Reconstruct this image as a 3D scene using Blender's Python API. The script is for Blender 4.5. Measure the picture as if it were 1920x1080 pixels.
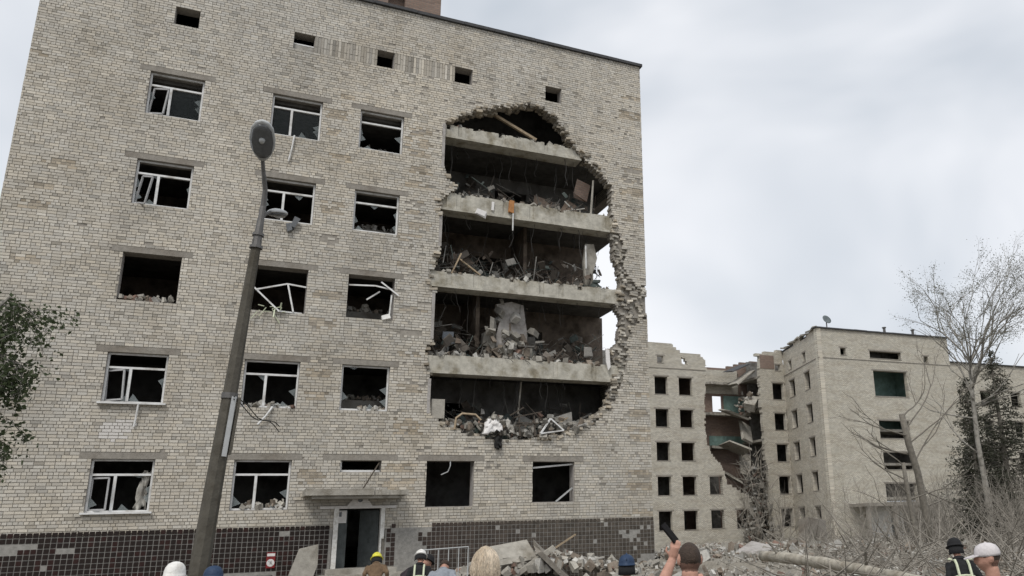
import bpy, bmesh, math, random
from mathutils import Vector, Matrix, Euler, Quaternion, noise as mnoise

R_ = math.radians
scene = bpy.context.scene
for o in list(bpy.data.objects):
    bpy.data.objects.remove(o, do_unlink=True)
col = scene.collection

# ------------------------------------------------------------------ camera
cam_d = bpy.data.cameras.new('camera')
cam = bpy.data.objects.new('camera', cam_d)
col.objects.link(cam)
CAM = Vector((3.6177, -30.288, 1.85))
Rz = Matrix.Rotation(R_(-27.0741), 3, 'Z')
Rx = Matrix.Rotation(R_(16.0376), 3, 'X')
Ry = Matrix.Rotation(R_(1.8120), 3, 'Y')
rot = Rz @ Rx @ Ry @ Matrix.Rotation(R_(90), 3, 'X')
cam.matrix_world = Matrix.Translation(CAM) @ rot.to_4x4()
cam_d.sensor_width = 36.0
cam_d.lens = 1553.4937 / 1920 * 36
cam_d.shift_x = -(1217.7531 - 960) / 1920
cam_d.shift_y = 0.0
cam_d.clip_start = 0.1
cam_d.clip_end = 2000
scene.camera = cam

# ------------------------------------------------------------------ sky, sun, exposure
SUN_EL, SUN_AZ = 52.0, 218.0          # compass-like azimuth, clockwise from +Y
world = bpy.data.worlds.new('World')
scene.world = world
world.use_nodes = True
wn, wl = world.node_tree.nodes, world.node_tree.links
wn.clear()
w_out = wn.new('ShaderNodeOutputWorld')
sky = wn.new('ShaderNodeTexSky')
sky.sky_type = 'NISHITA'
sky.sun_disc = False
sky.sun_elevation = R_(SUN_EL)
sky.sun_rotation = R_(SUN_AZ)
sky.air_density = 1.2
sky.dust_density = 3.0
bg1 = wn.new('ShaderNodeBackground'); bg1.inputs['Strength'].default_value = 0.10
wl.new(sky.outputs[0], bg1.inputs['Color'])
tc = wn.new('ShaderNodeTexCoord')
mp = wn.new('ShaderNodeMapping'); mp.inputs['Scale'].default_value = (1.0, 1.0, 1.5)
mp.inputs['Rotation'].default_value = (0.2, 0.1, 0.7)
wl.new(tc.outputs['Generated'], mp.inputs['Vector'])
n1 = wn.new('ShaderNodeTexNoise'); n1.inputs['Scale'].default_value = 2.1
n1.inputs['Detail'].default_value = 4.0; n1.inputs['Roughness'].default_value = 0.45
n1.inputs['Distortion'].default_value = 0.4
wl.new(mp.outputs[0], n1.inputs['Vector'])
cr = wn.new('ShaderNodeValToRGB')
cr.color_ramp.elements[0].position = 0.36; cr.color_ramp.elements[0].color = (0.475, 0.525, 0.585, 1)
cr.color_ramp.elements[1].position = 0.62; cr.color_ramp.elements[1].color = (0.90, 0.905, 0.93, 1)
wl.new(n1.outputs['Fac'], cr.inputs['Fac'])
bg2 = wn.new('ShaderNodeBackground'); bg2.inputs['Strength'].default_value = 0.86
wl.new(cr.outputs['Color'], bg2.inputs['Color'])
mx = wn.new('ShaderNodeMixShader'); mx.inputs['Fac'].default_value = 0.9
wl.new(bg1.outputs[0], mx.inputs[1]); wl.new(bg2.outputs[0], mx.inputs[2])
wl.new(mx.outputs[0], w_out.inputs['Surface'])

sun_d = bpy.data.lights.new('sun', 'SUN')
sun_d.energy = 1.5; sun_d.angle = R_(20); sun_d.color = (1.0, 0.97, 0.92)
sun = bpy.data.objects.new('sun', sun_d); col.objects.link(sun)
az, el = R_(SUN_AZ), R_(SUN_EL)
sdir = Vector((math.sin(az) * math.cos(el), math.cos(az) * math.cos(el), math.sin(el)))
sun.rotation_euler = sdir.to_track_quat('Z', 'Y').to_euler()
sun.location = (0, -40, 60)

scene.view_settings.view_transform = 'Standard'
scene.view_settings.look = 'None'
scene.view_settings.exposure = 0.42
scene.view_settings.gamma = 1.0
scene.view_settings.use_curve_mapping = False
scene.cycles.max_bounces = 6
scene.cycles.diffuse_bounces = 3
scene.cycles.use_denoising = True

# ------------------------------------------------------------------ materials
def lin(r, g, b):
    return (r, g, b, 1.0)

def material(name, base=(0.5, 0.5, 0.5), var=0.25, scale=6.0, rough=0.9, bump=0.3, bscale=40.0, attr=False,
             dark=None, dscale=0.7, damt=0.0, spec=0.3, metal=0.0, rand=0.0):
    """noise-mottled surface; attr = multiply by the per-piece colour; dark = large stains of that tint"""
    m = bpy.data.materials.new(name); m.use_nodes = True
    nt = m.node_tree; nd, lk = nt.nodes, nt.links
    b = nd['Principled BSDF']
    b.inputs['Roughness'].default_value = rough
    b.inputs['Specular IOR Level'].default_value = spec
    b.inputs['Metallic'].default_value = metal
    geo = nd.new('ShaderNodeNewGeometry')
    no = nd.new('ShaderNodeTexNoise'); no.inputs['Scale'].default_value = scale
    no.inputs['Detail'].default_value = 6; no.inputs['Roughness'].default_value = 0.65
    lk.new(geo.outputs['Position'], no.inputs['Vector'])
    mr = nd.new('ShaderNodeMapRange')
    mr.inputs['From Min'].default_value = 0.25; mr.inputs['From Max'].default_value = 0.75
    mr.inputs['To Min'].default_value = 1 - var; mr.inputs['To Max'].default_value = 1 + var
    lk.new(no.outputs['Fac'], mr.inputs['Value'])
    if attr:
        at = nd.new('ShaderNodeAttribute'); at.attribute_name = 'Col'
        src = at.outputs['Color']
    else:
        rgb = nd.new('ShaderNodeRGB'); rgb.outputs[0].default_value = (*base, 1)
        src = rgb.outputs[0]
    mul = nd.new('ShaderNodeVectorMath'); mul.operation = 'SCALE'
    lk.new(src, mul.inputs[0]); lk.new(mr.outputs[0], mul.inputs['Scale'])
    last = mul.outputs[0]
    if rand:
        oi = nd.new('ShaderNodeObjectInfo')
        m2 = nd.new('ShaderNodeMapRange')
        m2.inputs['To Min'].default_value = 1 - rand; m2.inputs['To Max'].default_value = 1 + rand
        lk.new(oi.outputs['Random'], m2.inputs['Value'])
        s2 = nd.new('ShaderNodeVectorMath'); s2.operation = 'SCALE'
        lk.new(last, s2.inputs[0]); lk.new(m2.outputs[0], s2.inputs['Scale'])
        last = s2.outputs[0]
    if dark:
        n2 = nd.new('ShaderNodeTexNoise'); n2.inputs['Scale'].default_value = dscale
        n2.inputs['Detail'].default_value = 5; n2.inputs['Roughness'].default_value = 0.6
        lk.new(geo.outputs['Position'], n2.inputs['Vector'])
        r2 = nd.new('ShaderNodeMapRange')
        r2.inputs['From Min'].default_value = 0.48; r2.inputs['From Max'].default_value = 0.68
        r2.inputs['To Max'].default_value = damt
        lk.new(n2.outputs['Fac'], r2.inputs['Value'])
        mi = nd.new('ShaderNodeMixRGB'); mi.blend_type = 'MULTIPLY'
        mi.inputs['Color2'].default_value = (*dark, 1)
        lk.new(r2.outputs[0], mi.inputs['Fac']); lk.new(last, mi.inputs['Color1'])
        last = mi.outputs[0]
    lk.new(last, b.inputs['Base Color'])
    if bump:
        n3 = nd.new('ShaderNodeTexNoise'); n3.inputs['Scale'].default_value = bscale
        n3.inputs['Detail'].default_value = 4
        lk.new(geo.outputs['Position'], n3.inputs['Vector'])
        bu = nd.new('ShaderNodeBump'); bu.inputs['Strength'].default_value = bump
        bu.inputs['Distance'].default_value = 0.02
        lk.new(n3.outputs['Fac'], bu.inputs['Height']); lk.new(bu.outputs[0], b.inputs['Normal'])
    return m

def brick_far(name, base, mortar, u=(1, 0, 0), dark=(0.80, 0.77, 0.73), scale=1.0):
    """distant brickwork: courses too small to build, in a procedural brick pattern"""
    m = bpy.data.materials.new(name); m.use_nodes = True
    nd, lk = m.node_tree.nodes, m.node_tree.links
    b = nd['Principled BSDF']; b.inputs['Roughness'].default_value = 0.92
    b.inputs['Specular IOR Level'].default_value = 0.2
    geo = nd.new('ShaderNodeNewGeometry')
    dt = nd.new('ShaderNodeVectorMath'); dt.operation = 'DOT_PRODUCT'
    dt.inputs[1].default_value = u
    lk.new(geo.outputs['Position'], dt.inputs[0])
    sp = nd.new('ShaderNodeSeparateXYZ'); lk.new(geo.outputs['Position'], sp.inputs[0])
    cb = nd.new('ShaderNodeCombineXYZ')
    lk.new(dt.outputs['Value'], cb.inputs['X']); lk.new(sp.outputs['Z'], cb.inputs['Y'])
    bt = nd.new('ShaderNodeTexBrick')
    bt.inputs['Scale'].default_value = scale
    bt.inputs['Brick Width'].default_value = 0.26; bt.inputs['Row Height'].default_value = 0.1
    bt.inputs['Mortar Size'].default_value = 0.016; bt.inputs['Bias'].default_value = 0.0
    bt.inputs['Color1'].default_value = (base[0] * .8, base[1] * .8, base[2] * .8, 1)
    bt.inputs['Color2'].default_value = (base[0] * 1.15, base[1] * 1.15, base[2] * 1.12, 1)
    bt.inputs['Mortar'].default_value = (*mortar, 1)
    lk.new(cb.outputs[0], bt.inputs['Vector'])
    n2 = nd.new('ShaderNodeTexNoise'); n2.inputs['Scale'].default_value = 0.55
    n2.inputs['Detail'].default_value = 7; n2.inputs['Roughness'].default_value = 0.68
    st = nd.new('ShaderNodeMapping'); st.inputs['Scale'].default_value = (.8, .8, 3.2)
    lk.new(geo.outputs['Position'], st.inputs['Vector']); lk.new(st.outputs[0], n2.inputs['Vector'])
    r2 = nd.new('ShaderNodeMapRange')
    r2.inputs['From Min'].default_value = 0.38; r2.inputs['From Max'].default_value = 0.70
    lk.new(n2.outputs['Fac'], r2.inputs['Value'])
    mi = nd.new('ShaderNodeMixRGB'); mi.blend_type = 'MULTIPLY'
    mi.inputs['Color2'].default_value = (*dark, 1)
    lk.new(r2.outputs[0], mi.inputs['Fac']); lk.new(bt.outputs['Color'], mi.inputs['Color1'])
    lk.new(mi.outputs[0], b.inputs['Base Color'])
    bu = nd.new('ShaderNodeBump'); bu.inputs['Strength'].default_value = 0.5; bu.inputs['Distance'].default_value = 0.015
    lk.new(bt.outputs['Fac'], bu.inputs['Height']); bu.invert = True
    lk.new(bu.outputs[0], b.inputs['Normal'])
    return m

def glass(name, tint=(0.05, 0.06, 0.06)):
    m = bpy.data.materials.new(name); m.use_nodes = True
    b = m.node_tree.nodes['Principled BSDF']
    b.inputs['Base Color'].default_value = (*tint, 1); b.inputs['Roughness'].default_value = 0.06
    b.inputs['Alpha'].default_value = 0.14
    return m

def leafmat(name, base, var=0.45, trans=0.3):
    m = material(name, base, var=var, scale=3.0, rough=0.6, bump=0, rand=0)
    nt = m.node_tree; b = nt.nodes['Principled BSDF']
    tr = nt.nodes.new('ShaderNodeBsdfTranslucent')
    src = b.inputs['Base Color'].links[0].from_socket
    nt.links.new(src, tr.inputs['Color'])
    mxs = nt.nodes.new('ShaderNodeMixShader'); mxs.inputs['Fac'].default_value = trans
    out = nt.nodes['Material Output']
    nt.links.new(b.outputs[0], mxs.inputs[1]); nt.links.new(tr.outputs[0], mxs.inputs[2])
    nt.links.new(mxs.outputs[0], out.inputs['Surface'])
    return m

M = {}
M['brick'] = material('silicate_brick', attr=True, var=0.18, scale=26, bump=0.35, bscale=60, dark=(0.70, 0.66, 0.60), dscale=0.35, damt=0.55, rough=0.95, spec=0.2)
M['mortar'] = material('mortar', (0.285, 0.262, 0.228), var=0.3, scale=9, rough=1)
M['concrete'] = material('concrete', (0.34, 0.32, 0.28), var=0.28, scale=5, bump=0.5, bscale=22, dark=(0.5, 0.47, 0.42), dscale=1.3, damt=0.8)
M['lintel'] = material('lintel_concrete', (0.255, 0.235, 0.205), var=0.25, scale=8, bump=0.4, dark=(0.65, 0.6, 0.55), dscale=1.1, damt=0.7)
M['beam'] = material('beam_concrete', (0.42, 0.40, 0.345), var=0.30, scale=4, bump=0.6, bscale=16, dark=(0.50, 0.46, 0.38), dscale=1.6, damt=0.9)
M['rubble'] = material('rubble', attr=True, var=0.3, scale=9, bump=0.5, bscale=30)
M['tile'] = material('plinth_tile', attr=True, var=0.25, scale=11, rough=0.6, bump=0.15, spec=0.2)
M['grout'] = material('plinth_mortar', (0.27, 0.26, 0.24), var=0.3, scale=10, bump=0.4)
M['pvc'] = material('white_frame', (0.68, 0.68, 0.67), var=0.15, scale=7, rough=0.5, bump=0.05, dark=(0.5, 0.47, 0.43), dscale=3.5, damt=0.8)
M['plaster'] = material('reveal_plaster', (0.36, 0.34, 0.32), var=0.25, scale=7, bump=0.4, dark=(0.5, 0.47, 0.43), dscale=2, damt=0.8)
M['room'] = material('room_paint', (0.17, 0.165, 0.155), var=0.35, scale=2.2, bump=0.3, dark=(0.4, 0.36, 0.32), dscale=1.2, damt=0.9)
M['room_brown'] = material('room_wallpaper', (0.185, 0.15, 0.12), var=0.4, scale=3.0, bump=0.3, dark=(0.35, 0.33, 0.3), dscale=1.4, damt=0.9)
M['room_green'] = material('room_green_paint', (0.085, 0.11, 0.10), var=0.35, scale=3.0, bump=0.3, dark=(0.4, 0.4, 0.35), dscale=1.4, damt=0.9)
M['sash'] = material('dusty_sash', (0.36, 0.36, 0.36), var=0.25, scale=7, rough=0.6)
M['scrap'] = material('dusty_scrap', (0.21, 0.20, 0.18), var=0.45, scale=4, bump=0.5, rand=0.3, dark=(0.4, 0.36, 0.32), dscale=2, damt=0.9)
M['scrap_brown'] = material('brown_scrap', (0.15, 0.115, 0.09), var=0.45, scale=4, bump=0.5, rand=0.3, dark=(0.4, 0.36, 0.32), dscale=2, damt=0.9)
M['shard'] = glass('glass_shard', (0.25, 0.28, 0.28)); M['shard'].node_tree.nodes['Principled BSDF'].inputs['Alpha'].default_value = 0.4
M['soot'] = material('shaded_concrete', (0.11, 0.105, 0.097), var=0.4, scale=3, bump=0.4, dark=(0.5, 0.47, 0.42), dscale=1.3, damt=0.8)  # darkened copy of the concrete: the dimness of the interior put into its colour
M['glass'] = glass('window_glass')
M['roofing'] = material('roof_bitumen', (0.06, 0.06, 0.062), var=0.3, scale=6, rough=0.8)
M['redbrick'] = brick_far('red_brick', (0.245, 0.175, 0.145), (0.21, 0.175, 0.15))
M['gable'] = brick_far('side_brick', (0.45, 0.42, 0.36), (0.2, 0.18, 0.16), u=(0, 1, 0))
M['pole'] = material('pole_concrete', (0.085, 0.078, 0.064), var=0.25, scale=7, bump=0.4, bscale=30, dark=(0.55, 0.5, 0.42), dscale=2.4, damt=0.8)
M['steel'] = material('dull_steel', (0.13, 0.125, 0.12), var=0.25, scale=8, rough=0.55, metal=0.5, bump=0.1)
M['lampshell'] = material('lamp_shell', (0.42, 0.43, 0.43), var=0.12, scale=8, rough=0.4, bump=0.05)
M['lampdark'] = material('lamp_lens', (0.10, 0.105, 0.11), var=0.2, scale=14, rough=0.25, bump=0.05, spec=0.6)
M['door'] = material('door_leaf', (0.075, 0.085, 0.085), var=0.3, scale=5, rough=0.6, dark=(0.5, 0.5, 0.5), dscale=3, damt=0.6)
M['wood'] = material('raw_timber', (0.30, 0.235, 0.16), var=0.35, scale=9, rand=0.35)
M['darkwood'] = material('charred_timber', (0.075, 0.062, 0.05), var=0.4, scale=7, rand=0.4)
M['board'] = material('torn_board', (0.40, 0.385, 0.35), var=0.3, scale=5, rand=0.35, dark=(0.5, 0.45, 0.4), dscale=2, damt=0.7)
M['cloth_dark'] = material('sooty_cloth', (0.022, 0.021, 0.02), var=0.3, scale=9)
M['orange'] = material('orange_box', (0.42, 0.20, 0.08), var=0.25, scale=6)
M['wire'] = material('hanging_wire', (0.05, 0.048, 0.045), var=0.2, scale=9)
M['bark'] = material('grey_bark', (0.17, 0.155, 0.13), var=0.4, scale=9, bump=0.6, bscale=25)
M['birch'] = material('birch_bark', (0.27, 0.255, 0.225), var=0.35, scale=5, bump=0.4, dark=(0.22, 0.2, 0.18), dscale=4.0, damt=0.9)
M['twig'] = material('twigs', (0.23, 0.21, 0.18), var=0.4, scale=3)
M['log'] = material('barkless_log', (0.40, 0.37, 0.31), var=0.35, scale=7, bump=0.6, bscale=18, dark=(0.45, 0.4, 0.35), dscale=2, damt=0.8)
M['leaf_left'] = leafmat('birch_leaves_dark', (0.058, 0.076, 0.034))
M['leaf_right'] = leafmat('birch_leaves_pale', (0.12, 0.125, 0.085))
M['needle'] = leafmat('evergreen_needles', (0.05, 0.052, 0.034), trans=0.1)
M['ground'] = material('bare_ground', (0.17, 0.155, 0.13), var=0.35, scale=1.2, bump=0.6, bscale=7, dark=(0.6, 0.55, 0.5), dscale=0.3, damt=0.8)
M['far'] = brick_far('far_brick', (0.56, 0.53, 0.465), (0.32, 0.3, 0.26))
M['far_right'] = brick_far('far_brick_right', (0.56, 0.53, 0.46), (0.32, 0.3, 0.26))
M['far_side'] = brick_far('far_brick_side', (0.60, 0.565, 0.49), (0.34, 0.31, 0.27), u=(0.29, 0.956, 0))
M['teal'] = material('teal_paint', (0.17, 0.255, 0.23), var=0.4, scale=3, dark=(0.6, 0.6, 0.55), dscale=1.5, damt=0.8)
M['skin'] = material('skin', (0.42, 0.235, 0.175), var=0.22, scale=22, rough=0.6, bump=0.15, spec=0.3)
M['hair_dark'] = material('short_hair', (0.05, 0.034, 0.025), var=0.4, scale=70, rough=0.7, bump=0.5, bscale=140)
M['stubble'] = material('stubble', (0.155, 0.088, 0.066), var=0.3, scale=70, rough=0.7)
M['hair_blond'] = material('blond_hair', attr=True, var=0.3, scale=40, rough=0.55, bump=0.2)
M['black'] = material('black_cloth', (0.015, 0.015, 0.016), var=0.2, scale=30)
M['grey_cloth'] = material('grey_cloth', (0.23, 0.25, 0.275), var=0.2, scale=12)
M['blue_cloth'] = material('blue_cloth', (0.02, 0.045, 0.10), var=0.25, scale=12)
M['brown_cloth'] = material('brown_cloth', (0.13, 0.085, 0.05), var=0.3, scale=12)
M['plum_cloth'] = material('dark_plum_cloth', (0.032, 0.024, 0.028), var=0.3, scale=12)
M['reflect'] = material('reflective_tape', (0.52, 0.55, 0.40), var=0.1, scale=12, rough=0.4)
M['yellow'] = material('yellow_shell', (0.62, 0.58, 0.05), var=0.1, scale=9, rough=0.35, spec=0.5)
M['whitecap'] = material('white_shell', (0.70, 0.69, 0.66), var=0.15, scale=12, rough=0.6, dark=(0.6, 0.57, 0.52), dscale=9, damt=0.7)
M['greycap'] = material('cap_fabric', (0.55, 0.52, 0.52), var=0.15, scale=25, rough=0.85)
M['navy'] = material('navy_shell', (0.02, 0.042, 0.09), var=0.25, scale=9, rough=0.6, dark=(0.6, 0.6, 0.6), dscale=9, damt=0.7)
M['phone'] = material('phone_body', (0.012, 0.011, 0.011), var=0.1, scale=9, rough=0.7, spec=0.1)
M['signred'] = material('sign_red', (0.20, 0.02, 0.02), var=0.15, scale=9, rough=0.5)
M['signwhite'] = material('sign_white', (0.68, 0.66, 0.64), var=0.1, scale=9, rough=0.5)
M['dish'] = material('grey_dish', (0.12, 0.14, 0.145), var=0.15, scale=5, rough=0.5)

# ------------------------------------------------------------------ mesh helpers
class MB:
    def __init__(self):
        self.v, self.f, self.c = [], [], []
    def add(self, vs, fs, c=(1, 1, 1)):
        n = len(self.v)
        self.v.extend(vs); self.c.extend([c] * len(vs))
        self.f.extend([tuple(i + n for i in f) for f in fs])
    BF = [(0, 3, 2, 1), (4, 5, 6, 7), (0, 1, 5, 4), (1, 2, 6, 5), (2, 3, 7, 6), (3, 0, 4, 7)]
    def box(self, x0, x1, y0, y1, z0, z1, c=(1, 1, 1), faces=None):
        vs = [(x0, y0, z0), (x1, y0, z0), (x1, y1, z0), (x0, y1, z0), (x0, y0, z1), (x1, y0, z1), (x1, y1, z1), (x0, y1, z1)]
        self.add(vs, faces or MB.BF, c)
    def obox(self, cen, size, rotm=None, c=(1, 1, 1), jit=0.0, rng=None):
        hx, hy, hz = size[0] / 2, size[1] / 2, size[2] / 2
        vs = []
        for x, y, z in ((-hx, -hy, -hz), (hx, -hy, -hz), (hx, hy, -hz), (-hx, hy, -hz), (-hx, -hy, hz), (hx, -hy, hz), (hx, hy, hz), (-hx, hy, hz)):
            p = Vector((x, y, z))
            if jit:
                p = Vector((p.x * (1 + rng.uniform(-jit, jit)), p.y * (1 + rng.uniform(-jit, jit)), p.z * (1 + rng.uniform(-jit, jit))))
            if rotm is not None: p = rotm @ p
            vs.append((p.x + cen[0], p.y + cen[1], p.z + cen[2]))
        self.add(vs, MB.BF, c)
    def bar(self, a, b, w, h, c=(1, 1, 1), up=Vector((0, 0, 1))):
        a, b = Vector(a), Vector(b); d = b - a; L = d.length
        if L < 1e-6: return
        d.normalize()
        s = d.cross(up)
        if s.length < 1e-4: s = d.cross(Vector((0, 1, 0)))
        s.normalize(); t = s.cross(d)
        rm = Matrix((s, d, t)).transposed()
        self.obox((a + b) / 2, (w, L, h), rm, c)
    def tube(self, pts, rad, n=6, c=(1, 1, 1), cap=True):
        pts = [Vector(p) for p in pts]; k = len(pts)
        if not hasattr(rad, '__len__'): rad = [rad] * k
        vs = []; prev = None
        for i in range(k):
            d = (pts[min(i + 1, k - 1)] - pts[max(i - 1, 0)])
            if d.length < 1e-9: d = Vector((0, 0, 1))
            d.normalize()
            if prev is None:
                s = d.cross(Vector((0, 0, 1)))
                if s.length < 0.05: s = d.cross(Vector((0, 1, 0)))
            else:
                s = prev - d * prev.dot(d)
            s.normalize(); prev = s; t = d.cross(s)
            for j in range(n):
                a = 2 * math.pi * j / n
                p = pts[i] + (s * math.cos(a) + t * math.sin(a)) * rad[i]
                vs.append(tuple(p))
        fs = []
        for i in range(k - 1):
            for j in range(n):
                j2 = (j + 1) % n
                fs.append((i * n + j, i * n + j2, (i + 1) * n + j2, (i + 1) * n + j))
        if cap:
            fs.append(tuple(range(n - 1, -1, -1))); fs.append(tuple((k - 1) * n + j for j in range(n)))
        self.add(vs, fs, c)
    def lathe(self, prof, n=16, cen=(0, 0, 0), rotm=None, c=(1, 1, 1), sx=1.0, sy=1.0):
        vs = []
        for r, z in prof:
            for j in range(n):
                a = 2 * math.pi * j / n
                p = Vector((r * math.cos(a) * sx, r * math.sin(a) * sy, z))
                if rotm is not None: p = rotm @ p
                vs.append((p.x + cen[0], p.y + cen[1], p.z + cen[2]))
        fs = []
        for i in range(len(prof) - 1):
            for j in range(n):
                j2 = (j + 1) % n
                fs.append((i * n + j, i * n + j2, (i + 1) * n + j2, (i + 1) * n + j))
        fs.append(tuple(range(n - 1, -1, -1))); fs.append(tuple((len(prof) - 1) * n + j for j in range(n)))
        self.add(vs, fs, c)
    def prism(self, poly, off):
        """flat polygon (3-D points) thickened by the vector off"""
        n = len(poly); off = Vector(off)
        vs = [tuple(Vector(p)) for p in poly] + [tuple(Vector(p) + off) for p in poly]
        fs = [tuple(range(n - 1, -1, -1)), tuple(range(n, 2 * n))]
        for i in range(n):
            j = (i + 1) % n
            fs.append((i, j, n + j, n + i))
        self.add(vs, fs)
    def mesh(self, name, mat, smooth=False):
        me = bpy.data.meshes.new(name)
        me.from_pydata(self.v, [], self.f)
        at = me.color_attributes.new('Col', 'FLOAT_COLOR', 'POINT')
        flat = []
        for c in self.c: flat += [c[0], c[1], c[2], 1.0]
        at.data.foreach_set('color', flat)
        if smooth: me.polygons.foreach_set('use_smooth', [True] * len(me.polygons))
        me.materials.append(M[mat] if isinstance(mat, str) else mat)
        me.update()
        return me
    def build(self, name, mat, parent=None, smooth=False, **props):
        o = bpy.data.objects.new(name, self.mesh(name, mat, smooth))
        col.objects.link(o)
        if parent is not None: o.parent = parent
        for k, v in props.items():
            if v is not None: o[k] = v
        return o

def empty(name, loc=(0, 0, 0), parent=None, **props):
    o = bpy.data.objects.new(name, None)
    o.empty_display_size = 0.2
    o.location = loc; col.objects.link(o)
    if parent is not None: o.parent = parent
    for k, v in props.items():
        if v is not None: o[k] = v
    return o

def recenter(o):
    """move a mesh object's origin to the middle of its base without moving the mesh"""
    me = o.data
    xs = [v.co for v in me.vertices]
    b = Vector(((min(p.x for p in xs) + max(p.x for p in xs)) / 2, (min(p.y for p in xs) + max(p.y for p in xs)) / 2, min(p.z for p in xs)))
    me.transform(Matrix.Translation(-b)); o.location = b
    return o

def rrot(rng, a=math.pi):
    return Euler((rng.uniform(-a, a), rng.uniform(-a, a), rng.uniform(-a, a))).to_matrix()

def in_poly(x, z, poly):
    ins = False; n = len(poly); j = n - 1
    for i in range(n):
        xi, zi = poly[i]; xj, zj = poly[j]
        if (zi > z) != (zj > z) and x < (xj - xi) * (z - zi) / (zj - zi) + xi: ins = not ins
        j = i
    return ins

def scan(poly, z):
    xs = []; n = len(poly)
    for i in range(n):
        (x0, z0), (x1, z1) = poly[i], poly[(i + 1) % n]
        if (z0 > z) != (z1 > z): xs.append(x0 + (x1 - x0) * (z - z0) / (z1 - z0))
    xs.sort()
    return [(xs[i], xs[i + 1]) for i in range(0, len(xs) - 1, 2)]

def subtract(ivs, a, b):
    out = []
    for x0, x1 in ivs:
        if b <= x0 or a >= x1: out.append((x0, x1)); continue
        if a > x0: out.append((x0, a))
        if b < x1: out.append((b, x1))
    return out

# ================================================================== GROUND
def ground_z(x, y):
    t = max(0.0, min(1.0, (y - 2) / 32.0)) if x > 19.5 else max(0.0, min(1.0, (y - 20) / 20.0))
    t = t * t * (3 - 2 * t)
    return -1.0 * t
gm = MB()
gx = [-400, -150, -60] + [-30 + 2.5 * i for i in range(58)] + [140, 250, 500]
gy = [-150, -60] + [-36 + 2.5 * i for i in range(44)] + [100, 160, 300, 600]
rg = random.Random(3)
for y in gy:
    for x in gx:
        near = -20 < x < 100 and -30 < y < 60
        gm.v.append((x, y, ground_z(x, y) + (rg.uniform(-.05, .05) if near else 0))); gm.c.append((1, 1, 1))
nx = len(gx)
for j in range(len(gy) - 1):
    for i in range(nx - 1):
        gm.f.append((j * nx + i, j * nx + i + 1, (j + 1) * nx + i + 1, (j + 1) * nx + i))
gm.build('ground', 'ground', smooth=True, kind='structure')

# ================================================================== MAIN BUILDING
XL, XR = -3.42, 18.95
ZT = [4.325 + 3.3 * k for k in range(5)]            # tops of the window rows
CH = 0.1                                            # one course of brick
ROOF = 22.225
TH = 0.5                                            # wall thickness
FLOOR = [1.65, 4.90, 8.20, 11.42, 14.68, 17.60]     # tops of the floor slabs
bld = empty('damaged_building', (XL, 0, 0), label='tall pale brick five-storey building with a huge blast hole in its front', category='building')
def P(o):                                           # parent in world space
    o.parent = bld
    o.matrix_parent_inverse = Matrix.Translation(bld.location).inverted()
    return o

HOLE = [(10.17,17.65),(10.48,17.86),(10.91,18.11),(11.45,18.40),(12.00,18.59),(12.34,18.78),(12.91,18.95),(13.49,19.15),(13.96,19.23),(14.37,19.09),(14.68,18.90),(14.97,18.64),(15.24,18.26),(15.48,17.88),(15.72,17.60),(15.97,17.32),(16.26,17.07),(16.56,16.83),(16.88,16.56),(17.26,16.24),(17.44,16.01),(17.42,14.82),(17.47,14.60),(17.40,13.81),(17.52,13.34),(17.50,12.87),(17.70,12.42),(17.82,11.61),(17.65,11.36),(17.51,10.73),(17.77,10.29),(17.74,9.88),(17.67,9.20),(17.26,8.83),(17.58,8.08),(17.33,7.63),(17.20,6.98),(16.96,6.43),(16.15,5.88),(15.81,5.56),(14.82,5.30),(13.54,5.11),(12.51,5.09),(11.51,5.27),(10.92,5.45),(10.42,5.73),(10.09,5.91),(9.97,7.36),(9.86,7.85),(9.79,8.44),(10.05,8.66),(10.03,10.60),(9.83,10.79),(9.81,11.21),(9.99,11.76),(10.17,12.31),(10.21,13.74),(9.99,14.10),(10.29,14.53),(10.69,14.93),(10.36,15.21),(10.25,15.54),(10.17,15.98)]
ROUGH = [(17.1,14.03),(17.75,13.88),(18.06,13.18),(17.92,12.45),(18.28,11.78),(18.97,11.75),(18.97,10.3),(18.35,9.93),(18.09,9.23),(17.94,8.32),(17.68,7.43),(17.31,6.55),(16.60,5.89),(15.9,5.5),(16.9,6.3),(17.1,7.0),(17.2,7.63),(17.4,8.1),(17.1,8.8),(17.5,9.2),(17.6,10.3),(17.4,10.7),(17.5,11.4),(17.6,12.0),(17.3,13.0)]
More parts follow.
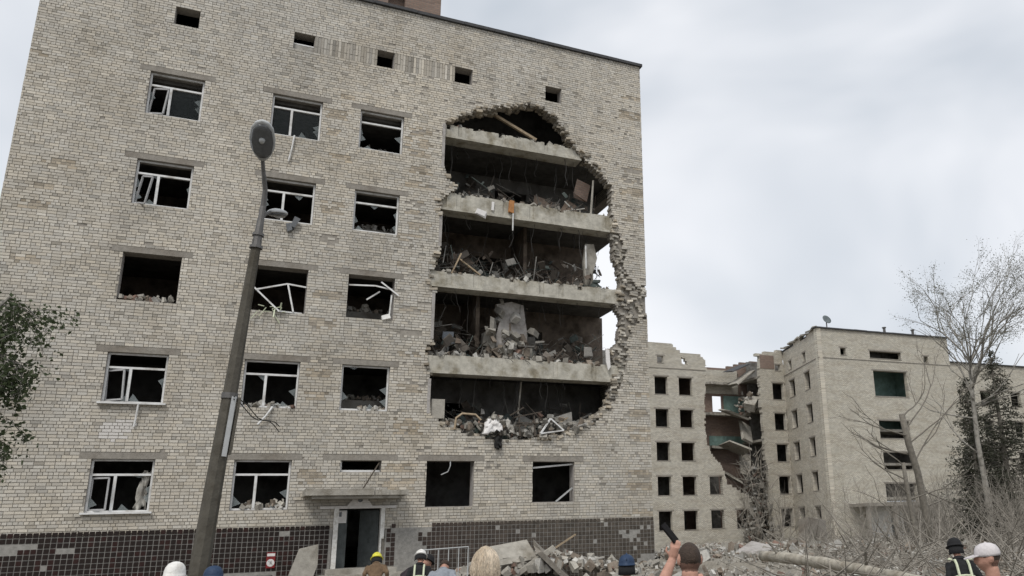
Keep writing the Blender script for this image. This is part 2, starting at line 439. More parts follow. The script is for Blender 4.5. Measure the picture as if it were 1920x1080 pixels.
PATCH = [(5.88,6.51,12.18,12.28),(5.98,6.52,11.94,12.07),(6.02,6.66,15.29,15.46),(5.70,6.45,16.95,17.32),(5.89,6.52,13.15,13.56),(5.76,6.31,16.21,16.54),(8.74,9.56,16.89,17.16),(8.77,9.68,16.38,16.67),(8.89,9.74,15.92,16.16),(8.96,9.69,15.26,15.55),(8.85,9.65,14.65,14.91),(8.79,9.59,13.85,14.07),(8.99,9.73,13.00,13.18),(8.57,9.45,12.44,12.70),(8.52,9.30,11.42,11.63),(8.81,9.60,13.55,13.70),(8.90,9.77,9.75,9.92),(8.76,9.61,8.84,8.99),(8.89,9.75,8.05,8.21),(8.86,9.71,6.74,7.03),(8.84,9.77,5.28,5.79),(5.86,6.75,9.94,10.23),(5.86,6.64,8.87,9.15),(5.82,6.59,7.17,7.44),(5.80,6.56,6.34,6.61),(5.84,6.59,3.58,4.02),(8.56,9.65,3.93,4.21),(8.59,9.67,3.39,3.66),(17.98,18.94,20.41,20.57),(17.96,18.94,19.50,19.76),(17.90,18.94,16.89,17.07),(17.89,18.94,16.31,16.61),(17.87,18.94,15.80,16.05),(17.92,18.94,14.56,14.81),(17.98,18.94,6.98,7.14),(17.96,18.94,6.20,6.42),(17.94,18.94,5.56,5.73),(17.94,18.94,5.20,5.41),(17.83,18.94,3.83,4.04),(17.82,18.94,3.21,3.46),(17.68,18.94,2.30,2.50),(-3.4,-3.0,17.40,17.51),(-2.68,-2.00,12.72,12.89),(-2.87,-2.19,12.05,12.32),(-2.87,-2.21,10.29,10.46),(-2.53,-1.69,13.58,13.77),(6.22,6.69,17.75,17.97)]
SLOT = [0, 1, 11, 15, 16, 17, 30, 31]               # patches where bricks have dropped out
COLS = {1: (0.0, 1.68), 2: (3.88, 5.60), 3: (6.95, 8.58)}
OPEN = []
for r in range(5):
    for c in (1, 2, 3):
        if (c, r) == (3, 0): continue
        OPEN.append((COLS[c][0], COLS[c][1], ZT[r] - 1.6, ZT[r]))
OPEN += [(7.12, 8.47, ZT[0] - 0.4, ZT[0]), (10.02, 11.73, ZT[0] - 1.6, ZT[0]), (13.95, 15.63, ZT[0] - 1.5, ZT[0])]
ATTIC = [(0.47, 1.25), (4.38, 5.12), (7.40, 8.07), (10.48, 11.21), (14.38, 15.12)]
for a, b in ATTIC: OPEN.append((a, b, 19.525, 20.225))
DOOR = (7.16, 8.56, 0.825, 2.725)
OPEN.append(DOOR)
BASEWIN = (3.6, 5.3, 0.225, 0.725)
OPEN.append(BASEWIN)
SOLDIER = [(5.12, 7.40, 19.525, 20.225), (8.07, 10.48, 19.525, 20.225)]
LINTELS = []
for r in range(5):
    for c in (1, 2, 3):
        if (c, r) == (3, 0): continue
        LINTELS.append((COLS[c][0] - 0.32, COLS[c][1] + 0.30, ZT[r], ZT[r] + 0.2))
LINTELS += [(6.55, 9.0, ZT[0], ZT[0] + 0.2), (9.7, 12.1, ZT[0], ZT[0] + 0.2), (13.55, 16.0, ZT[0], ZT[0] + 0.2)]

rb = random.Random(11)
JAMBS = [(5.95, 7.3), (8.7, 10.55), (12.35, 13.7), (15.6, 17.6)]     # where an old window jamb edges the hole
core = MB()
bricks = []          # (cx, cz, len, h, yoff, tilt, colour)
def brick_col(x, z):
    v = rb.gauss(1.0, 0.07)
    if rb.random() < 0.06: v *= 0.74
    n = mnoise.noise(Vector((x * 0.16, z * 0.16, 3.1)))
    n2 = mnoise.noise(Vector((x * 0.55, z * 0.8, 9.1)))
    v *= 1 + 0.10 * n + 0.07 * n2
    v *= 1 - .16 * max(0.0, mnoise.noise(Vector((x * 1.9, z * .16, 20.5))) - .1) - .10 * max(0, mnoise.noise(Vector((x * .3, z * .3, 31.0))))   # rain streaks, grime
    w = rb.uniform(-1, 1) * 0.03 + n * 0.03
    return (0.51 * v * (1 + w * .6), 0.476 * v, 0.414 * v * (1 - w))
def patch_at(x, z):
    for i, p in enumerate(PATCH):
        if p[0] <= x <= p[1] and p[2] - .03 <= z <= p[3] + .03: return i
    return -1
def cut(ivs, z, hole_j):
    for o in OPEN:
        if o[2] - 1e-4 <= z <= o[3] + 1e-4: ivs = subtract(ivs, o[0], o[1])
    for a, b in scan(HOLE, z):
        ivs = subtract(ivs, a + (0 if any(p < z < q for p, q in JAMBS) else hole_j()), b + hole_j())
    return ivs
nc = int(round((ROOF - 0.025) / CH))
for k in range(-1, nc):
    z0 = 0.025 + k * CH; zm = z0 + CH / 2
    ivs = cut([(XL, XR)], zm, lambda: rb.uniform(-.05, .05))
    for a, b in ivs:
        rz = [(p, q) for p, q in scan(ROUGH, zm)]
        segs = [(a, b, 0.022)]
        for p, q in rz:
            ns = []
            for s, e, y in segs:
                if q <= s or p >= e: ns.append((s, e, y)); continue
                if p > s: ns.append((s, p, y))
                ns.append((max(p, s), min(q, e), 0.15))
                if q < e: ns.append((q, e, y))
            segs = ns
        for s, e, y in segs:
            if e - s > 0.01: core.box(s, e, y, TH, z0, z0 + CH)
    if k < 20: continue                              # plinth below: tiles instead of bricks
    ivb = cut([(XL, XR)], zm, lambda: rb.uniform(-.07, .10))
    for L in LINTELS:
        if L[2] < zm < L[3]: ivb = subtract(ivb, L[0], L[1])
    for S in SOLDIER:
        if S[2] < zm < S[3]: ivb = subtract(ivb, S[0], S[1])
    header = (k % 7 == 3)
    unit = 0.13 if header else 0.26
    ph = rb.uniform(-.02, .02) + (0.065 if header else (0.13 if k % 2 else 0.0))
    for a, b in ivb:
        x = a - (rb.choice([.0, .06, .13, .19]))
        while x < b:
            unit = .13 if (header or rb.random() < .34) else .26
            s, e = max(x, a), min(x + unit - 0.015, b)
            x += unit
            if e - s < 0.05: continue
            cx = (s + e) / 2
            cc = brick_col(cx, zm); yo = rb.uniform(-.004, .006); tilt = 0.0; drop = False
            if ((cx - .55 - (zm - 5.22) * .35) / .46) ** 2 + ((zm - 5.22) / .36) ** 2 < rb.uniform(.6, 1.15): cc = (.62, .595, .56)   # whitened bricks
            for o_ in OPEN:                             # rain and soot stains below the sills
                if o_[0] - .1 < cx < o_[1] + .1 and 0 < o_[2] - zm < 1.3:
                    g = 1 - .22 * (1 - (o_[2] - zm) / 1.3) * (.5 + .5 * mnoise.noise(Vector((cx * 5, zm * .4, 2)))); cc = tuple(v * g for v in cc)
            pi = patch_at(cx, zm)
            if pi >= 0 and rb.random() < .8:
                g = rb.uniform(.62, .95); cc = (cc[0] * g * 1.0, cc[1] * g * .94, cc[2] * g * .86); yo += 0.012
                if pi in SLOT and rb.random() < .75: drop = True
            if in_poly(cx, zm, ROUGH):
                if rb.random() < .5: drop = True
                yo += rb.uniform(-.03, .09); tilt = rb.uniform(-.25, .25)
                g = rb.uniform(.6, 1.15); cc = tuple(v * g for v in cc)
            dh = max(abs(cx - 13.6) - 3.9, abs(zm - 12) - 7)
            if dh < 1.6 and rb.random() < .05: g = rb.uniform(.5, .85); cc = tuple(v * g for v in cc); yo += rb.uniform(.0, .03)      # blast pitting
            if rb.random() < (0.010 if dh < 1.0 else .0015): drop = True
            if drop: continue
            bricks.append((cx, zm, e - s, 0.082, yo, tilt, cc))
for S in SOLDIER:                                     # soldier courses of the attic strip
    x = S[0] + 0.02
    while x < S[1] - 0.05:
        cc = brick_col(x, 19.8); g = rb.choice([0.62, .8, .95]); 
        for z in (19.525 + 0.125, 19.525 + 0.375, 19.525 + 0.6):
            bricks.append((x + 0.05, z, 0.086, 0.2 if z > 20.1 else 0.238, rb.uniform(0, .02), 0, tuple(v * g for v in cc)))
        x += 0.104

wall = P(core.build('wall', 'mortar'))
# nearest 300 bricks are parts of the wall one by one; the rest are one mesh
bricks.sort(key=lambda q: (q[0] - CAM.x) ** 2 + CAM.y ** 2 + (q[1] - CAM.z) ** 2)
near = [q for q in bricks if q[0] > -1.8 and abs(q[5]) < 1e-6][:300]
nearset = set(id(q) for q in near)
FB = [(0, 3, 2, 1), (4, 5, 6, 7), (0, 1, 5, 4), (1, 2, 6, 5), (3, 0, 4, 7)]
bm_ = MB()
for q in bricks:
    if id(q) in nearset: continue
    cx, cz, L, h, yo, tilt, cc = q
    if tilt:
        bm_.obox((cx, yo + .05, cz), (L, .12, h), Euler((tilt * .4, tilt * .3, tilt)).to_matrix(), cc)
    else:
        x0, x1 = cx - L / 2, cx + L / 2
        j = [rb.uniform(-.004, .004) for _ in range(4)]
        vs = [(x0 + j[0], yo, cz - h / 2 + j[1]), (x1 + j[2], yo, cz - h / 2 + j[3]), (x1, .1, cz - h / 2), (x0, .1, cz - h / 2),
              (x0 + j[1], yo, cz + h / 2 + j[2]), (x1 + j[3], yo, cz + h / 2 + j[0]), (x1, .1, cz + h / 2), (x0, .1, cz + h / 2)]
        bm_.add(vs, FB, cc)
# broken bricks sticking out of the torn edge
n = len(HOLE)
for i in range(n):
    a, b = Vector(HOLE[i]), Vector(HOLE[(i + 1) % n])
    L = (b - a).length; d = (b - a) / max(L, 1e-6); nrm = Vector((d.y, -d.x))   # polygon runs clockwise: inside is to the right
    mid = (a + b) / 2
    if not in_poly(mid.x + nrm.x * .05, mid.y + nrm.y * .05, HOLE): nrm = -nrm
    if mid.x > 17 and (8.9 < mid.y < 10.7 or 11.5 < mid.y < 13.85 or 14.7 < mid.y < 16.1): continue
    if mid.x < 10.3 and any(p < mid.y < q for p, q in JAMBS): continue
    for _ in range(int(L * (30 if mid.y > 17 else 15)) + 1):
        t = rb.random(); p = a + d * (t * L) + nrm * (rb.uniform(-.12, .06) if mid.x < 16 else rb.uniform(-.16, .02))
        y = rb.uniform(0.0, .52)
        cc = brick_col(p.x, p.y); g = rb.choice([.32, .45, .6, .8] if mid.y > 16.5 else [.5, .7, .85, 1.0]); cc = (cc[0] * g, cc[1] * g * .95, cc[2] * g * .88)
        sz = (rb.choice([.25, .12, .18]), rb.choice([.12, .25]), .085)
        bm_.obox((p.x, y, 0.025 + CH * (round((p.y - .025) / CH - .5) + .5)), sz, rrot(rb, .12 if rb.random() < .7 else .5), cc)
bm_.build('brickwork', 'brick', wall, kind='stuff')
variants = {}
for q in near:
    cx, cz, L, h, yo, tilt, cc = q
    key = (round(L * 20) / 20, rb.randrange(5))
    if key not in variants:
        m = MB(); l = L / 2
        m.add([(-l, 0, -h / 2 + rb.uniform(-.003, .003)), (l, 0, -h / 2), (l, .1, -h / 2), (-l, .1, -h / 2), (-l, 0, h / 2), (l, 0, h / 2 + rb.uniform(-.003, .003)), (l, .1, h / 2), (-l, .1, h / 2)], FB, cc)
        variants[key] = (m.mesh('brick', 'brick'), L)
    me, L0 = variants[key]
    o = bpy.data.objects.new('brick', me); col.objects.link(o); o.parent = wall
    o.location = (cx, yo, cz); o.scale = (L / L0, 1, 1)

# lintels
for L in LINTELS:
    m = MB(); m.box(L[0], L[1], rb.uniform(-.012, -.002), .3, L[2] - .001, L[3] - .012)
    P(m.build('lintel', 'lintel'))
for (z0, z1), x in zip(JAMBS, (10.03, 10.05, 10.2, 10.18)):
    m = MB(); m.box(x - .10, x + .012, -.006, .47, z0 + .05, z1 - .03); P(m.build('old_jamb', 'plaster'))

# plinth with tiles
m = MB()
m.box(XL, BASEWIN[0] , -.045, .03, -.6, 2.06); m.box(BASEWIN[0], BASEWIN[1], -.045, .03, BASEWIN[3], 2.06)
m.box(BASEWIN[0], BASEWIN[1], -.045, .03, -.6, BASEWIN[2]); m.box(BASEWIN[1], DOOR[0] - .15, -.045, .03, -.6, 2.06)
m.box(DOOR[1] + .15, XR, -.045, .03, -.6, 2.06); m.box(DOOR[0] - .15, DOOR[1] + .15, -.045, .03, -.6, DOOR[2])
plinth = P(m.build('plinth', 'grout'))
MISS = [(-3.5, -.95, 1.75, 1.91), (-.55, -.1, 1.6, 1.74), (9.1, 9.6, .9, 1.7), (8.9, 9.9, 1.9, 2.1), (-2.4, -1.4, 1.6, 1.75)]
tiles = []
TS = 0.152
nr = int(2.06 / TS)
for j in range(-1, nr):
    z = 2.055 - (j + 1) * TS - TS / 2 + TS
    if z < -.2: continue
    for i in range(int((XR - XL) / TS)):
        x = XL + .01 + (i + .5) * TS
        if DOOR[0] - .2 < x < DOOR[1] + .2: continue
        if BASEWIN[0] - .08 < x < BASEWIN[1] + .08 and BASEWIN[2] - .08 < z < BASEWIN[3] + .08: continue
        pm = 0.012
        if x > 8.8: pm = 0.10 * max(0.0, (z - 1.0))
        if x > 17.8: pm = .3
        if 9.0 < x < 10.3: pm = max(pm, .45)
        if -1.9 < x < 1.6 and z > 1.45: pm = max(pm, .04)
        cl = mnoise.noise(Vector((x * 1.1, z * 1.5, 44)))
        if rb.random() < pm * .35 or (pm > .03 and cl > .62 - pm * 1.6) or any(p[0] < x < p[1] and p[2] < z < p[3] for p in MISS): continue
        if x < 8.8:
            c = (0.018, 0.012, 0.010) if rb.random() < .85 else (0.028, 0.012, 0.010)
        else:
            g = rb.uniform(.7, 1.2); k = min(1, max(0, (x - 8.8) / 6))
            c = ((0.045 + .035 * k) * g, (0.031 + .036 * k) * g, (0.026 + .028 * k) * g)
        tiles.append((x, z, c))
tiles.sort(key=lambda q: (q[0] - CAM.x) ** 2 + (q[1] - CAM.z) ** 2)
vis = [q for q in tiles if q[0] > -1.9 and q[1] > .75]
tn = vis[:300]; ts = set(id(q) for q in tn)
mt = MB(); hs = TS / 2 - .0105
for q in tiles:
    if id(q) in ts: continue
    mt.box(q[0] - hs, q[0] + hs, -.056 + rb.uniform(-.002, .002), -.044, q[1] - hs, q[1] + hs, q[2])
mt.build('tiling', 'tile', plinth, kind='stuff')
tv = {}
for q in tn:
    if q[2] not in tv and len(tv) < 40:
        m = MB(); m.box(-hs, hs, -.012, 0, -hs, hs, q[2]); tv[q[2]] = m.mesh('tile', 'tile')
    me = tv.get(q[2]) or rb.choice(list(tv.values()))
    o = bpy.data.objects.new('tile', me); col.objects.link(o); o.parent = plinth
    o.location = (q[0], -.0445 + rb.uniform(-.002, .002), q[1]); o.rotation_euler = (rb.uniform(-.02, .02), 0, rb.uniform(-.02, .02))

# other outer walls, roof
m = MB()
m.box(XL, XL + .45, TH, 12, -.6, ROOF); P(m.build('side_wall', 'gable'))
m = MB()                                               # right side wall with its middle blown out
for z0, z1, y0 in ((-.6, 5.6, TH), (5.6, 8.0, 1.6), (8.0, 16.8, 7.2), (16.8, 17.7, 2.6), (17.7, ROOF, TH)):
    zz = z0
    while zz < z1 - 1e-6:
        ze = min(z1, zz + .3)
        m.box(XR - .45, XR, y0 + (rb.uniform(-.15, .15) if y0 > TH else 0), 12, zz, ze); zz = ze
P(m.build('side_wall', 'gable', label='right end wall with its middle storeys blown out'))
m = MB(); m.box(XL + .45, XR - .45, 11.5, 12, -.6, ROOF); P(m.build('rear_wall', 'gable'))
m = MB(); m.box(XL, XR, TH, 12, ROOF - .25, ROOF - .02); P(m.build('roof', 'roofing'))
roof = bld.children[-1]
m = MB()
x = XL - .1; 
while x < XR + .1:
    e = min(XR + .1, x + rb.uniform(1.0, 2.0)); dz = rb.uniform(-.012, .012)
    m.box(x, e - .012, -.11, .62, ROOF + .002 + dz, ROOF + .13 + dz); x = e
m.build('coping', 'roofing', roof).matrix_parent_inverse = Matrix.Identity(4)
th = MB()
th.box(5.6, 8.02, 2.5, 5.5, ROOF, 26.5); th.box(8.02, 8.75, 2.5, 5.5, ROOF, 23.9); th.box(8.02, 8.75, 2.5, 5.5, 24.9, 26.5); th.box(8.75, 10.3, 2.5, 5.5, ROOF, 26.5)
th.box(8.02, 8.75, 2.95, 5.5, 23.9, 24.9)
P(th.build('roof_house', 'redbrick', label='brown brick stair head on the roof'))

# floors, beams, rooms
for k, z in enumerate(FLOOR):
    m = MB()
    if k == 0:
        m.box(XL + .45, 6.2, TH + .001, 11.5, z - .22, z); m.box(6.2, 9.7, 4.0, 11.5, z - .22, z); m.box(9.7, XR - .46, TH + .001, 11.5, z - .22, z)
    else: m.box(XL + .45, XR - .46, TH + .001, 11.5, z - .22, z)
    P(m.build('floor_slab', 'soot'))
BEAMS = [(9.66, 17.85, FLOOR[2] - .70, FLOOR[2] + .015), (9.66, 17.9, FLOOR[3] - .62, FLOOR[3] + .015), (10.0, 17.5, FLOOR[4] - .74, FLOOR[4] + .015), (9.95, 16.05, FLOOR[5] - .56, FLOOR[5] + .015)]
for i, (a, b, z0, z1) in enumerate(BEAMS):
    m = MB(); N = 40
    for s in range(N):                                  # weathered edge, chipped along its top
        x0, x1 = a + (b - a) * s / N, a + (b - a) * (s + 1) / N
        zt = z1 - abs(rb.gauss(0, .03)) - (rb.uniform(.06, .16) if rb.random() < .12 else 0); y = .09 + rb.uniform(0, .015) + (rb.uniform(.02, .06) if rb.random() < .1 else 0)
        m.box(x0, x1, y, TH + .3, z0 + .1, zt)
    m.box(a, b, .065, TH + .3, z0, z0 + .099)            # projecting lower lip
    fbm = P(m.build('floor_beam', 'beam', smooth=False))
    for s in range(9):                                    # bent reinforcement at the torn end and along the edge
        rbm = MB(); xb = b - .05 if s < 5 else rb.uniform(a + .5, b - .5); zb_ = z0 + rb.uniform(.1, .6); p_ = Vector((xb, .12 + rb.uniform(0, .3), zb_ if s < 5 else z1 - .05)); pts = [p_]
        dv = Vector((.5, -.3, rb.uniform(-.4, .4))) if s < 5 else Vector((rb.uniform(-.5, .5), -.5, .5))
        for q in range(5): dv = dv + Vector((rb.uniform(-.3, .3), rb.uniform(-.1, .1), -.25)); p_ = p_ + dv.normalized() * rb.uniform(.07, .14); pts.append(p_.copy())
        rbm.tube(pts, .011, 5); rbm.build('rebar', 'wire', fbm)
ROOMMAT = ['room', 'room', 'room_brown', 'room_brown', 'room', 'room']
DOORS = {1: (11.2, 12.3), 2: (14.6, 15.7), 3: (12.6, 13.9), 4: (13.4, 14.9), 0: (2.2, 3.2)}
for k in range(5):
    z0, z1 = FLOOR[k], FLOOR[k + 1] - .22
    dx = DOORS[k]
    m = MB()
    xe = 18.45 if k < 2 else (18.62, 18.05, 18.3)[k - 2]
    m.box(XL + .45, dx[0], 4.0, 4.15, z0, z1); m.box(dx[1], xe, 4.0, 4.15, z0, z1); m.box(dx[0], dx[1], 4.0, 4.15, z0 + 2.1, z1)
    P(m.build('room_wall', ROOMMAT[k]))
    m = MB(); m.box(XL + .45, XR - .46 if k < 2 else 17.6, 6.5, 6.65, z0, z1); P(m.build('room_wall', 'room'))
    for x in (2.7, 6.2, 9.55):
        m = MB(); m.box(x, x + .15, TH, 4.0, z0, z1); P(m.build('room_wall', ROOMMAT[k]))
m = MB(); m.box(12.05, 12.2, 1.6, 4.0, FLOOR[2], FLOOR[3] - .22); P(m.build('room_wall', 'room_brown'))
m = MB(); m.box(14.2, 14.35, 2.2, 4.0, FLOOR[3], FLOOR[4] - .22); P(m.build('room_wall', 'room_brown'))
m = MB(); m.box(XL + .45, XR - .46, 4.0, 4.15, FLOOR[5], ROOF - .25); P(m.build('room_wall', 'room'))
# stair landings behind the third column of windows
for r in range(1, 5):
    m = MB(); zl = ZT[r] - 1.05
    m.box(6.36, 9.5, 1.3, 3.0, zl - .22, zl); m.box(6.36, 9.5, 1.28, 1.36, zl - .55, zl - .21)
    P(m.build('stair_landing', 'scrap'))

# ---------------------------------------------------------------- windows
def window(c, r, transom=True, mullion=True, frame=True, sill=False, sash=None, panes=()):
    x0, x1 = COLS[c]; zt = ZT[r]; zb = zt - 1.6
    yf = 0.14
    m = MB()                                            # plastered reveal
    m.box(x0 - .0, x0 + .014, .11, TH + .01, zb, zt); m.box(x1 - .014, x1, .11, TH + .01, zb, zt)
    m.box(x0 + .015, x1 - .015, .11, TH + .01, zb, zb + .02)
    w = P(m.build('window', 'plaster'))
    t = .055; d = .07
    if frame:
        f = MB()
        f.box(x0 + .015, x0 + .015 + t, yf, yf + d, zb + .021, zt - .005); f.box(x1 - .015 - t, x1 - .015, yf, yf + d, zb + .021, zt - .005)
        f.box(x0 + .015 + t, x1 - .015 - t, yf, yf + d, zt - .06, zt - .004); f.box(x0 + .015 + t, x1 - .015 - t, yf, yf + d, zb + .021, zb + .021 + t)
        f.build('frame', 'pvc', w)
    ztr = zt - .47
    if transom:
        f = MB(); f.box(x0 + .016 + t, x1 - .016 - t, yf - .012, yf + d, ztr - .03, ztr + .035); f.build('transom', 'pvc', w)
    xm = x0 + .40 * (x1 - x0)
    if mullion:
        f = MB(); f.box(xm - .04, xm + .04, yf - .01, yf + d, zb + .022 + t, ztr - .031); f.build('mullion', 'pvc', w)
    if sill:
        f = MB(); f.box(x0 - .08, x1 + .08, -.13, yf - .002, zb - .035, zb + .019); f.build('sill', 'pvc', w)
    if sash:                                            # (x offset, hinge angle, lean) an opened casement
        ang, lean = sash
        f = MB(); sw, sh = xm - x0 - .16, ztr - zb - .2
        Rm = Matrix.Rotation(R_(ang), 3, 'Z') @ Matrix.Rotation(R_(lean), 3, 'Y')
        def q(u, v): return Vector((x0 + .09, yf + .09, zb + .1)) + Rm @ Vector((u, 0, v))
        for a, b in (((0, 0), (sw, 0)), ((0, sh), (sw, sh)), ((0, 0), (0, sh)), ((sw, 0), (sw, sh))):
            f.bar(q(*a), q(*b), .05, .05)
        f.build('sash', 'sash', w)
    if frame:
        for s in range(5):                              # jagged glass still held by the frame
            e = rb.randrange(4); u, v = rb.random(), rb.uniform(.06, .26); X0, X1, Z0, Z1 = x0 + .07, x1 - .07, zb + .08, (ztr - .03 if transom else zt - .06)
            if e == 0: tri = [(X0, Z0 + u * .6), (X0, Z0 + u * .6 + .35), (X0 + v, Z0 + u * .6 + .1)]
            elif e == 1: tri = [(X1, Z0 + u * .6), (X1, Z0 + u * .6 + .3), (X1 - v, Z0 + u * .6 + .2)]
            elif e == 2: tri = [(X0 + u * 1.1, Z0), (X0 + u * 1.1 + .3, Z0), (X0 + u * 1.1 + .1, Z0 + v)]
            else: tri = [(X0 + u * 1.1, Z1), (X0 + u * 1.1 + .35, Z1), (X0 + u * 1.1 + .2, Z1 - v)]
            f = MB(); f.prism([(p, yf + .035, q) for p, q in tri], (0, .004, 0)); f.build('pane', 'shard', w)
    for a, b, lo, hi in panes:                          # glass that survived, in fractions
        f = MB()
        f.box(x0 + a * (x1 - x0), x0 + b * (x1 - x0), yf + .03, yf + .036, zb + lo * 1.6, zb + hi * 1.6); f.build('pane', 'glass', w)
    return w
window(1, 4, sash=(-28, 6), panes=[(.43, .95, .06, .68)])
window(1, 3, sash=(-50, 14))
window(1, 2, transom=False, mullion=False, frame=False)
window(1, 1, sill=True, sash=(-24, -3))
window(1, 0, sill=True, sash=(-30, 0))
window(2, 4, panes=[(.05, .37, .06, .68), (.43, .95, .06, .68)])
window(2, 3)
window(2, 2, transom=False, mullion=False, frame=False)
window(2, 1)
window(2, 0)
window(3, 4, mullion=False)
window(3, 3, mullion=False)
window(3, 2, transom=False, mullion=False, frame=False)
window(3, 1, transom=False, mullion=False)
def plain_open(x0, x1, zb, zt, name='window'):
    m = MB(); m.box(x0, x0 + .013, .1, TH + .01, zb, zt); m.box(x1 - .013, x1, .1, TH + .01, zb, zt); m.box(x0 + .014, x1 - .014, .1, TH + .01, zb, zb + .02)
    return P(m.build(name, 'plaster'))
w = plain_open(7.12, 8.47, ZT[0] - .4, ZT[0])
f = MB(); f.box(7.14, 8.45, .12, .19, ZT[0] - .379, ZT[0] - .32); f.box(7.134, 7.18, .12, .19, ZT[0] - .319, ZT[0] - .01); f.build('frame', 'pvc', w)
plain_open(10.02, 11.73, ZT[0] - 1.6, ZT[0]); plain_open(13.95, 15.63, ZT[0] - 1.5, ZT[0])
for i, (a, b) in enumerate(ATTIC):
    w = plain_open(a, b, 19.525, 20.225)
    if i == 1:
        f = MB(); f.box(a + .014, b - .014, .12, .17, 19.78, 19.83); f.build('frame', 'pvc', w)
        f = MB(); f.box(a + .014, b - .014, .13, .16, 19.546, 19.779); f.build('panel', 'board', w)
w = plain_open(*BASEWIN)
f = MB(); f.box(BASEWIN[0] + .02, BASEWIN[1] - .02, .04, .1, .68, .72); f.box(4.42, 4.48, .04, .1, .246, .679); f.build('frame', 'pvc', w)

# ---------------------------------------------------------------- entrance
dx0, dx1, dz0, dz1 = DOOR
ent = empty('entrance', (7.86, 0, .825)); P(ent)
def PE(o):
    o.parent = ent; o.matrix_parent_inverse = Matrix.Translation(ent.location).inverted(); return o
m = MB()
m.box(dx0 - .13, dx0 + .02, -.075, .2, dz0, dz1); m.box(dx1 - .02, dx1 + .11, -.075, .2, dz0 + .9, dz1); m.box(dx1 - .02, dx1 + .03, -.07, .2, dz0, dz0 + .899)
PE(m.build('door_frame', 'whitecap'))
m = MB(); m.box(6.58, 9.03, -.09, .05, dz1 + .001, dz1 + .085); PE(m.build('door_head', 'signwhite'))
m = MB(); pts = [(7.42, -.1, 2.812), (7.52, -.1, 2.95)]
for i in range(9):
    a = math.pi * (1 - i / 8); pts.append((7.83 + .26 * math.cos(a), -.1, 2.98 + .2 * math.sin(a)))
pts += [(8.14, -.1, 2.95), (8.24, -.1, 2.812)]
m.prism(pts, (0, .08, 0)); PE(m.build('crest', 'signwhite'))
m = MB(); m.lathe([(.075, 0), (.075, .03), (.05, .05)], 14, (7.83, -.1, 3.0), Matrix.Rotation(R_(90), 3, 'X')); PE(m.build('crest_boss', 'lampdark'))
m = MB(); m.box(dx0 + .03, dx0 + .34, .25, .30, dz0, dz1 - .02); PE(m.build('door_leaf', 'door'))
m = MB(); m.bar((8.53, .22, 1.75), (7.98, .75, 1.75), .05, 1.85); PE(m.build('door_leaf', 'door'))
m = MB(); m.box(dx0 + .03, dx0 + .30, .2, .235, dz1 - .46, dz1 - .05); PE(m.build('notice_board', 'signwhite'))
m = MB(); m.box(dx0 + .06, dx0 + .14, .19, .198, dz1 - .25, dz1 - .1); PE(m.build('notice_photo', 'lampdark'))
# canopy over the door, its right end crumbled
m = MB()
for i in range(26):
    x0 = 6.0 + i * .124; j = 0 if i < 17 else rb.uniform(0, .14)
    m.box(x0, x0 + .124, -1.15 + j * .8, .0, 3.12, 3.33 - j)
m.box(6.22, 9.02, -1.0, 0, 3.02, 3.119)
P(m.build('canopy', 'concrete'))
m = MB()
m.box(6.3, 9.6, -1.6, -.06, -.1, .5); m.box(6.6, 9.3, -1.2, -.06, .5, .66); m.box(6.8, 9.0, -.85, -.06, .66, .82)
P(m.build('porch_steps', 'concrete'))

# ================================================================== DEBRIS IN THE HOLE
rd = random.Random(21)
FLNAME = {1: 'second', 2: 'third', 3: 'fourth', 4: 'fifth', 5: 'attic'}
def chunk_col(rng, dark=1.0):
    k = rng.random()
    if k < .55: b = (0.34, 0.32, 0.28)
    elif k < .75: b = (0.24, 0.20, 0.16)
    elif k < .96: b = (0.46, 0.445, 0.41)
    else: b = (0.22, 0.145, 0.115)
    g = rng.uniform(.55, 1.15) * dark
    return tuple(v * g for v in b)
def heap(name, label, spots, cat='rubble', dark=1.0, rng=rd):
    m = MB()
    for x, y, z, s in spots:
        m.obox((x, y, z), (s * rng.uniform(.6, 1.6), s * rng.uniform(.5, 1.2), s * rng.uniform(.35, .9)), rrot(rng), chunk_col(rng, dark), .35, rng)
    return m.build(name, 'rubble', kind='stuff', label=label, category=cat)
XH = {1: (10.1, 17.0), 2: (9.9, 17.3), 3: (9.9, 17.6), 4: (10.4, 17.2), 5: (10.3, 16.0)}
for k in (2, 3, 4, 5):
    a, b = XH[k]; sp = []
    for _ in range(85 if k < 5 else 40):
        x = rd.uniform(a, b); y = .12 + abs(rd.gauss(0, .55)); s = rd.uniform(.04, .16) * (1.4 if k == 2 else 1)
        sp.append((x, y, FLOOR[k] + s * .3, s))
    heap('floor_rubble', 'loose rubble strewn along the open edge of the %s floor in the hole' % FLNAME[k], sp, dark=.85)
sp = []                                                  # big heap spilling over the lower lip
for _ in range(520):
    x = rd.uniform(10.15, 16.6); t = (x - 10.15) / 6.45
    h = .85 * math.sin(math.pi * min(1, max(0, t))) ** .7 * (1 + .3 * math.sin(x * 3.1))
    lip = 5.1 + .9 * abs(t - .45) ** 1.6 * 2
    y = rd.uniform(-.06, 1.6); s = rd.uniform(.05, .24)
    sp.append((x, y, lip + rd.uniform(-.05, 1) * h * (1 - .25 * abs(y - .6)), s))
heap('rubble_heap', 'heap of rubble and scrap spilling over the lower lip of the blast hole', sp, dark=.8)

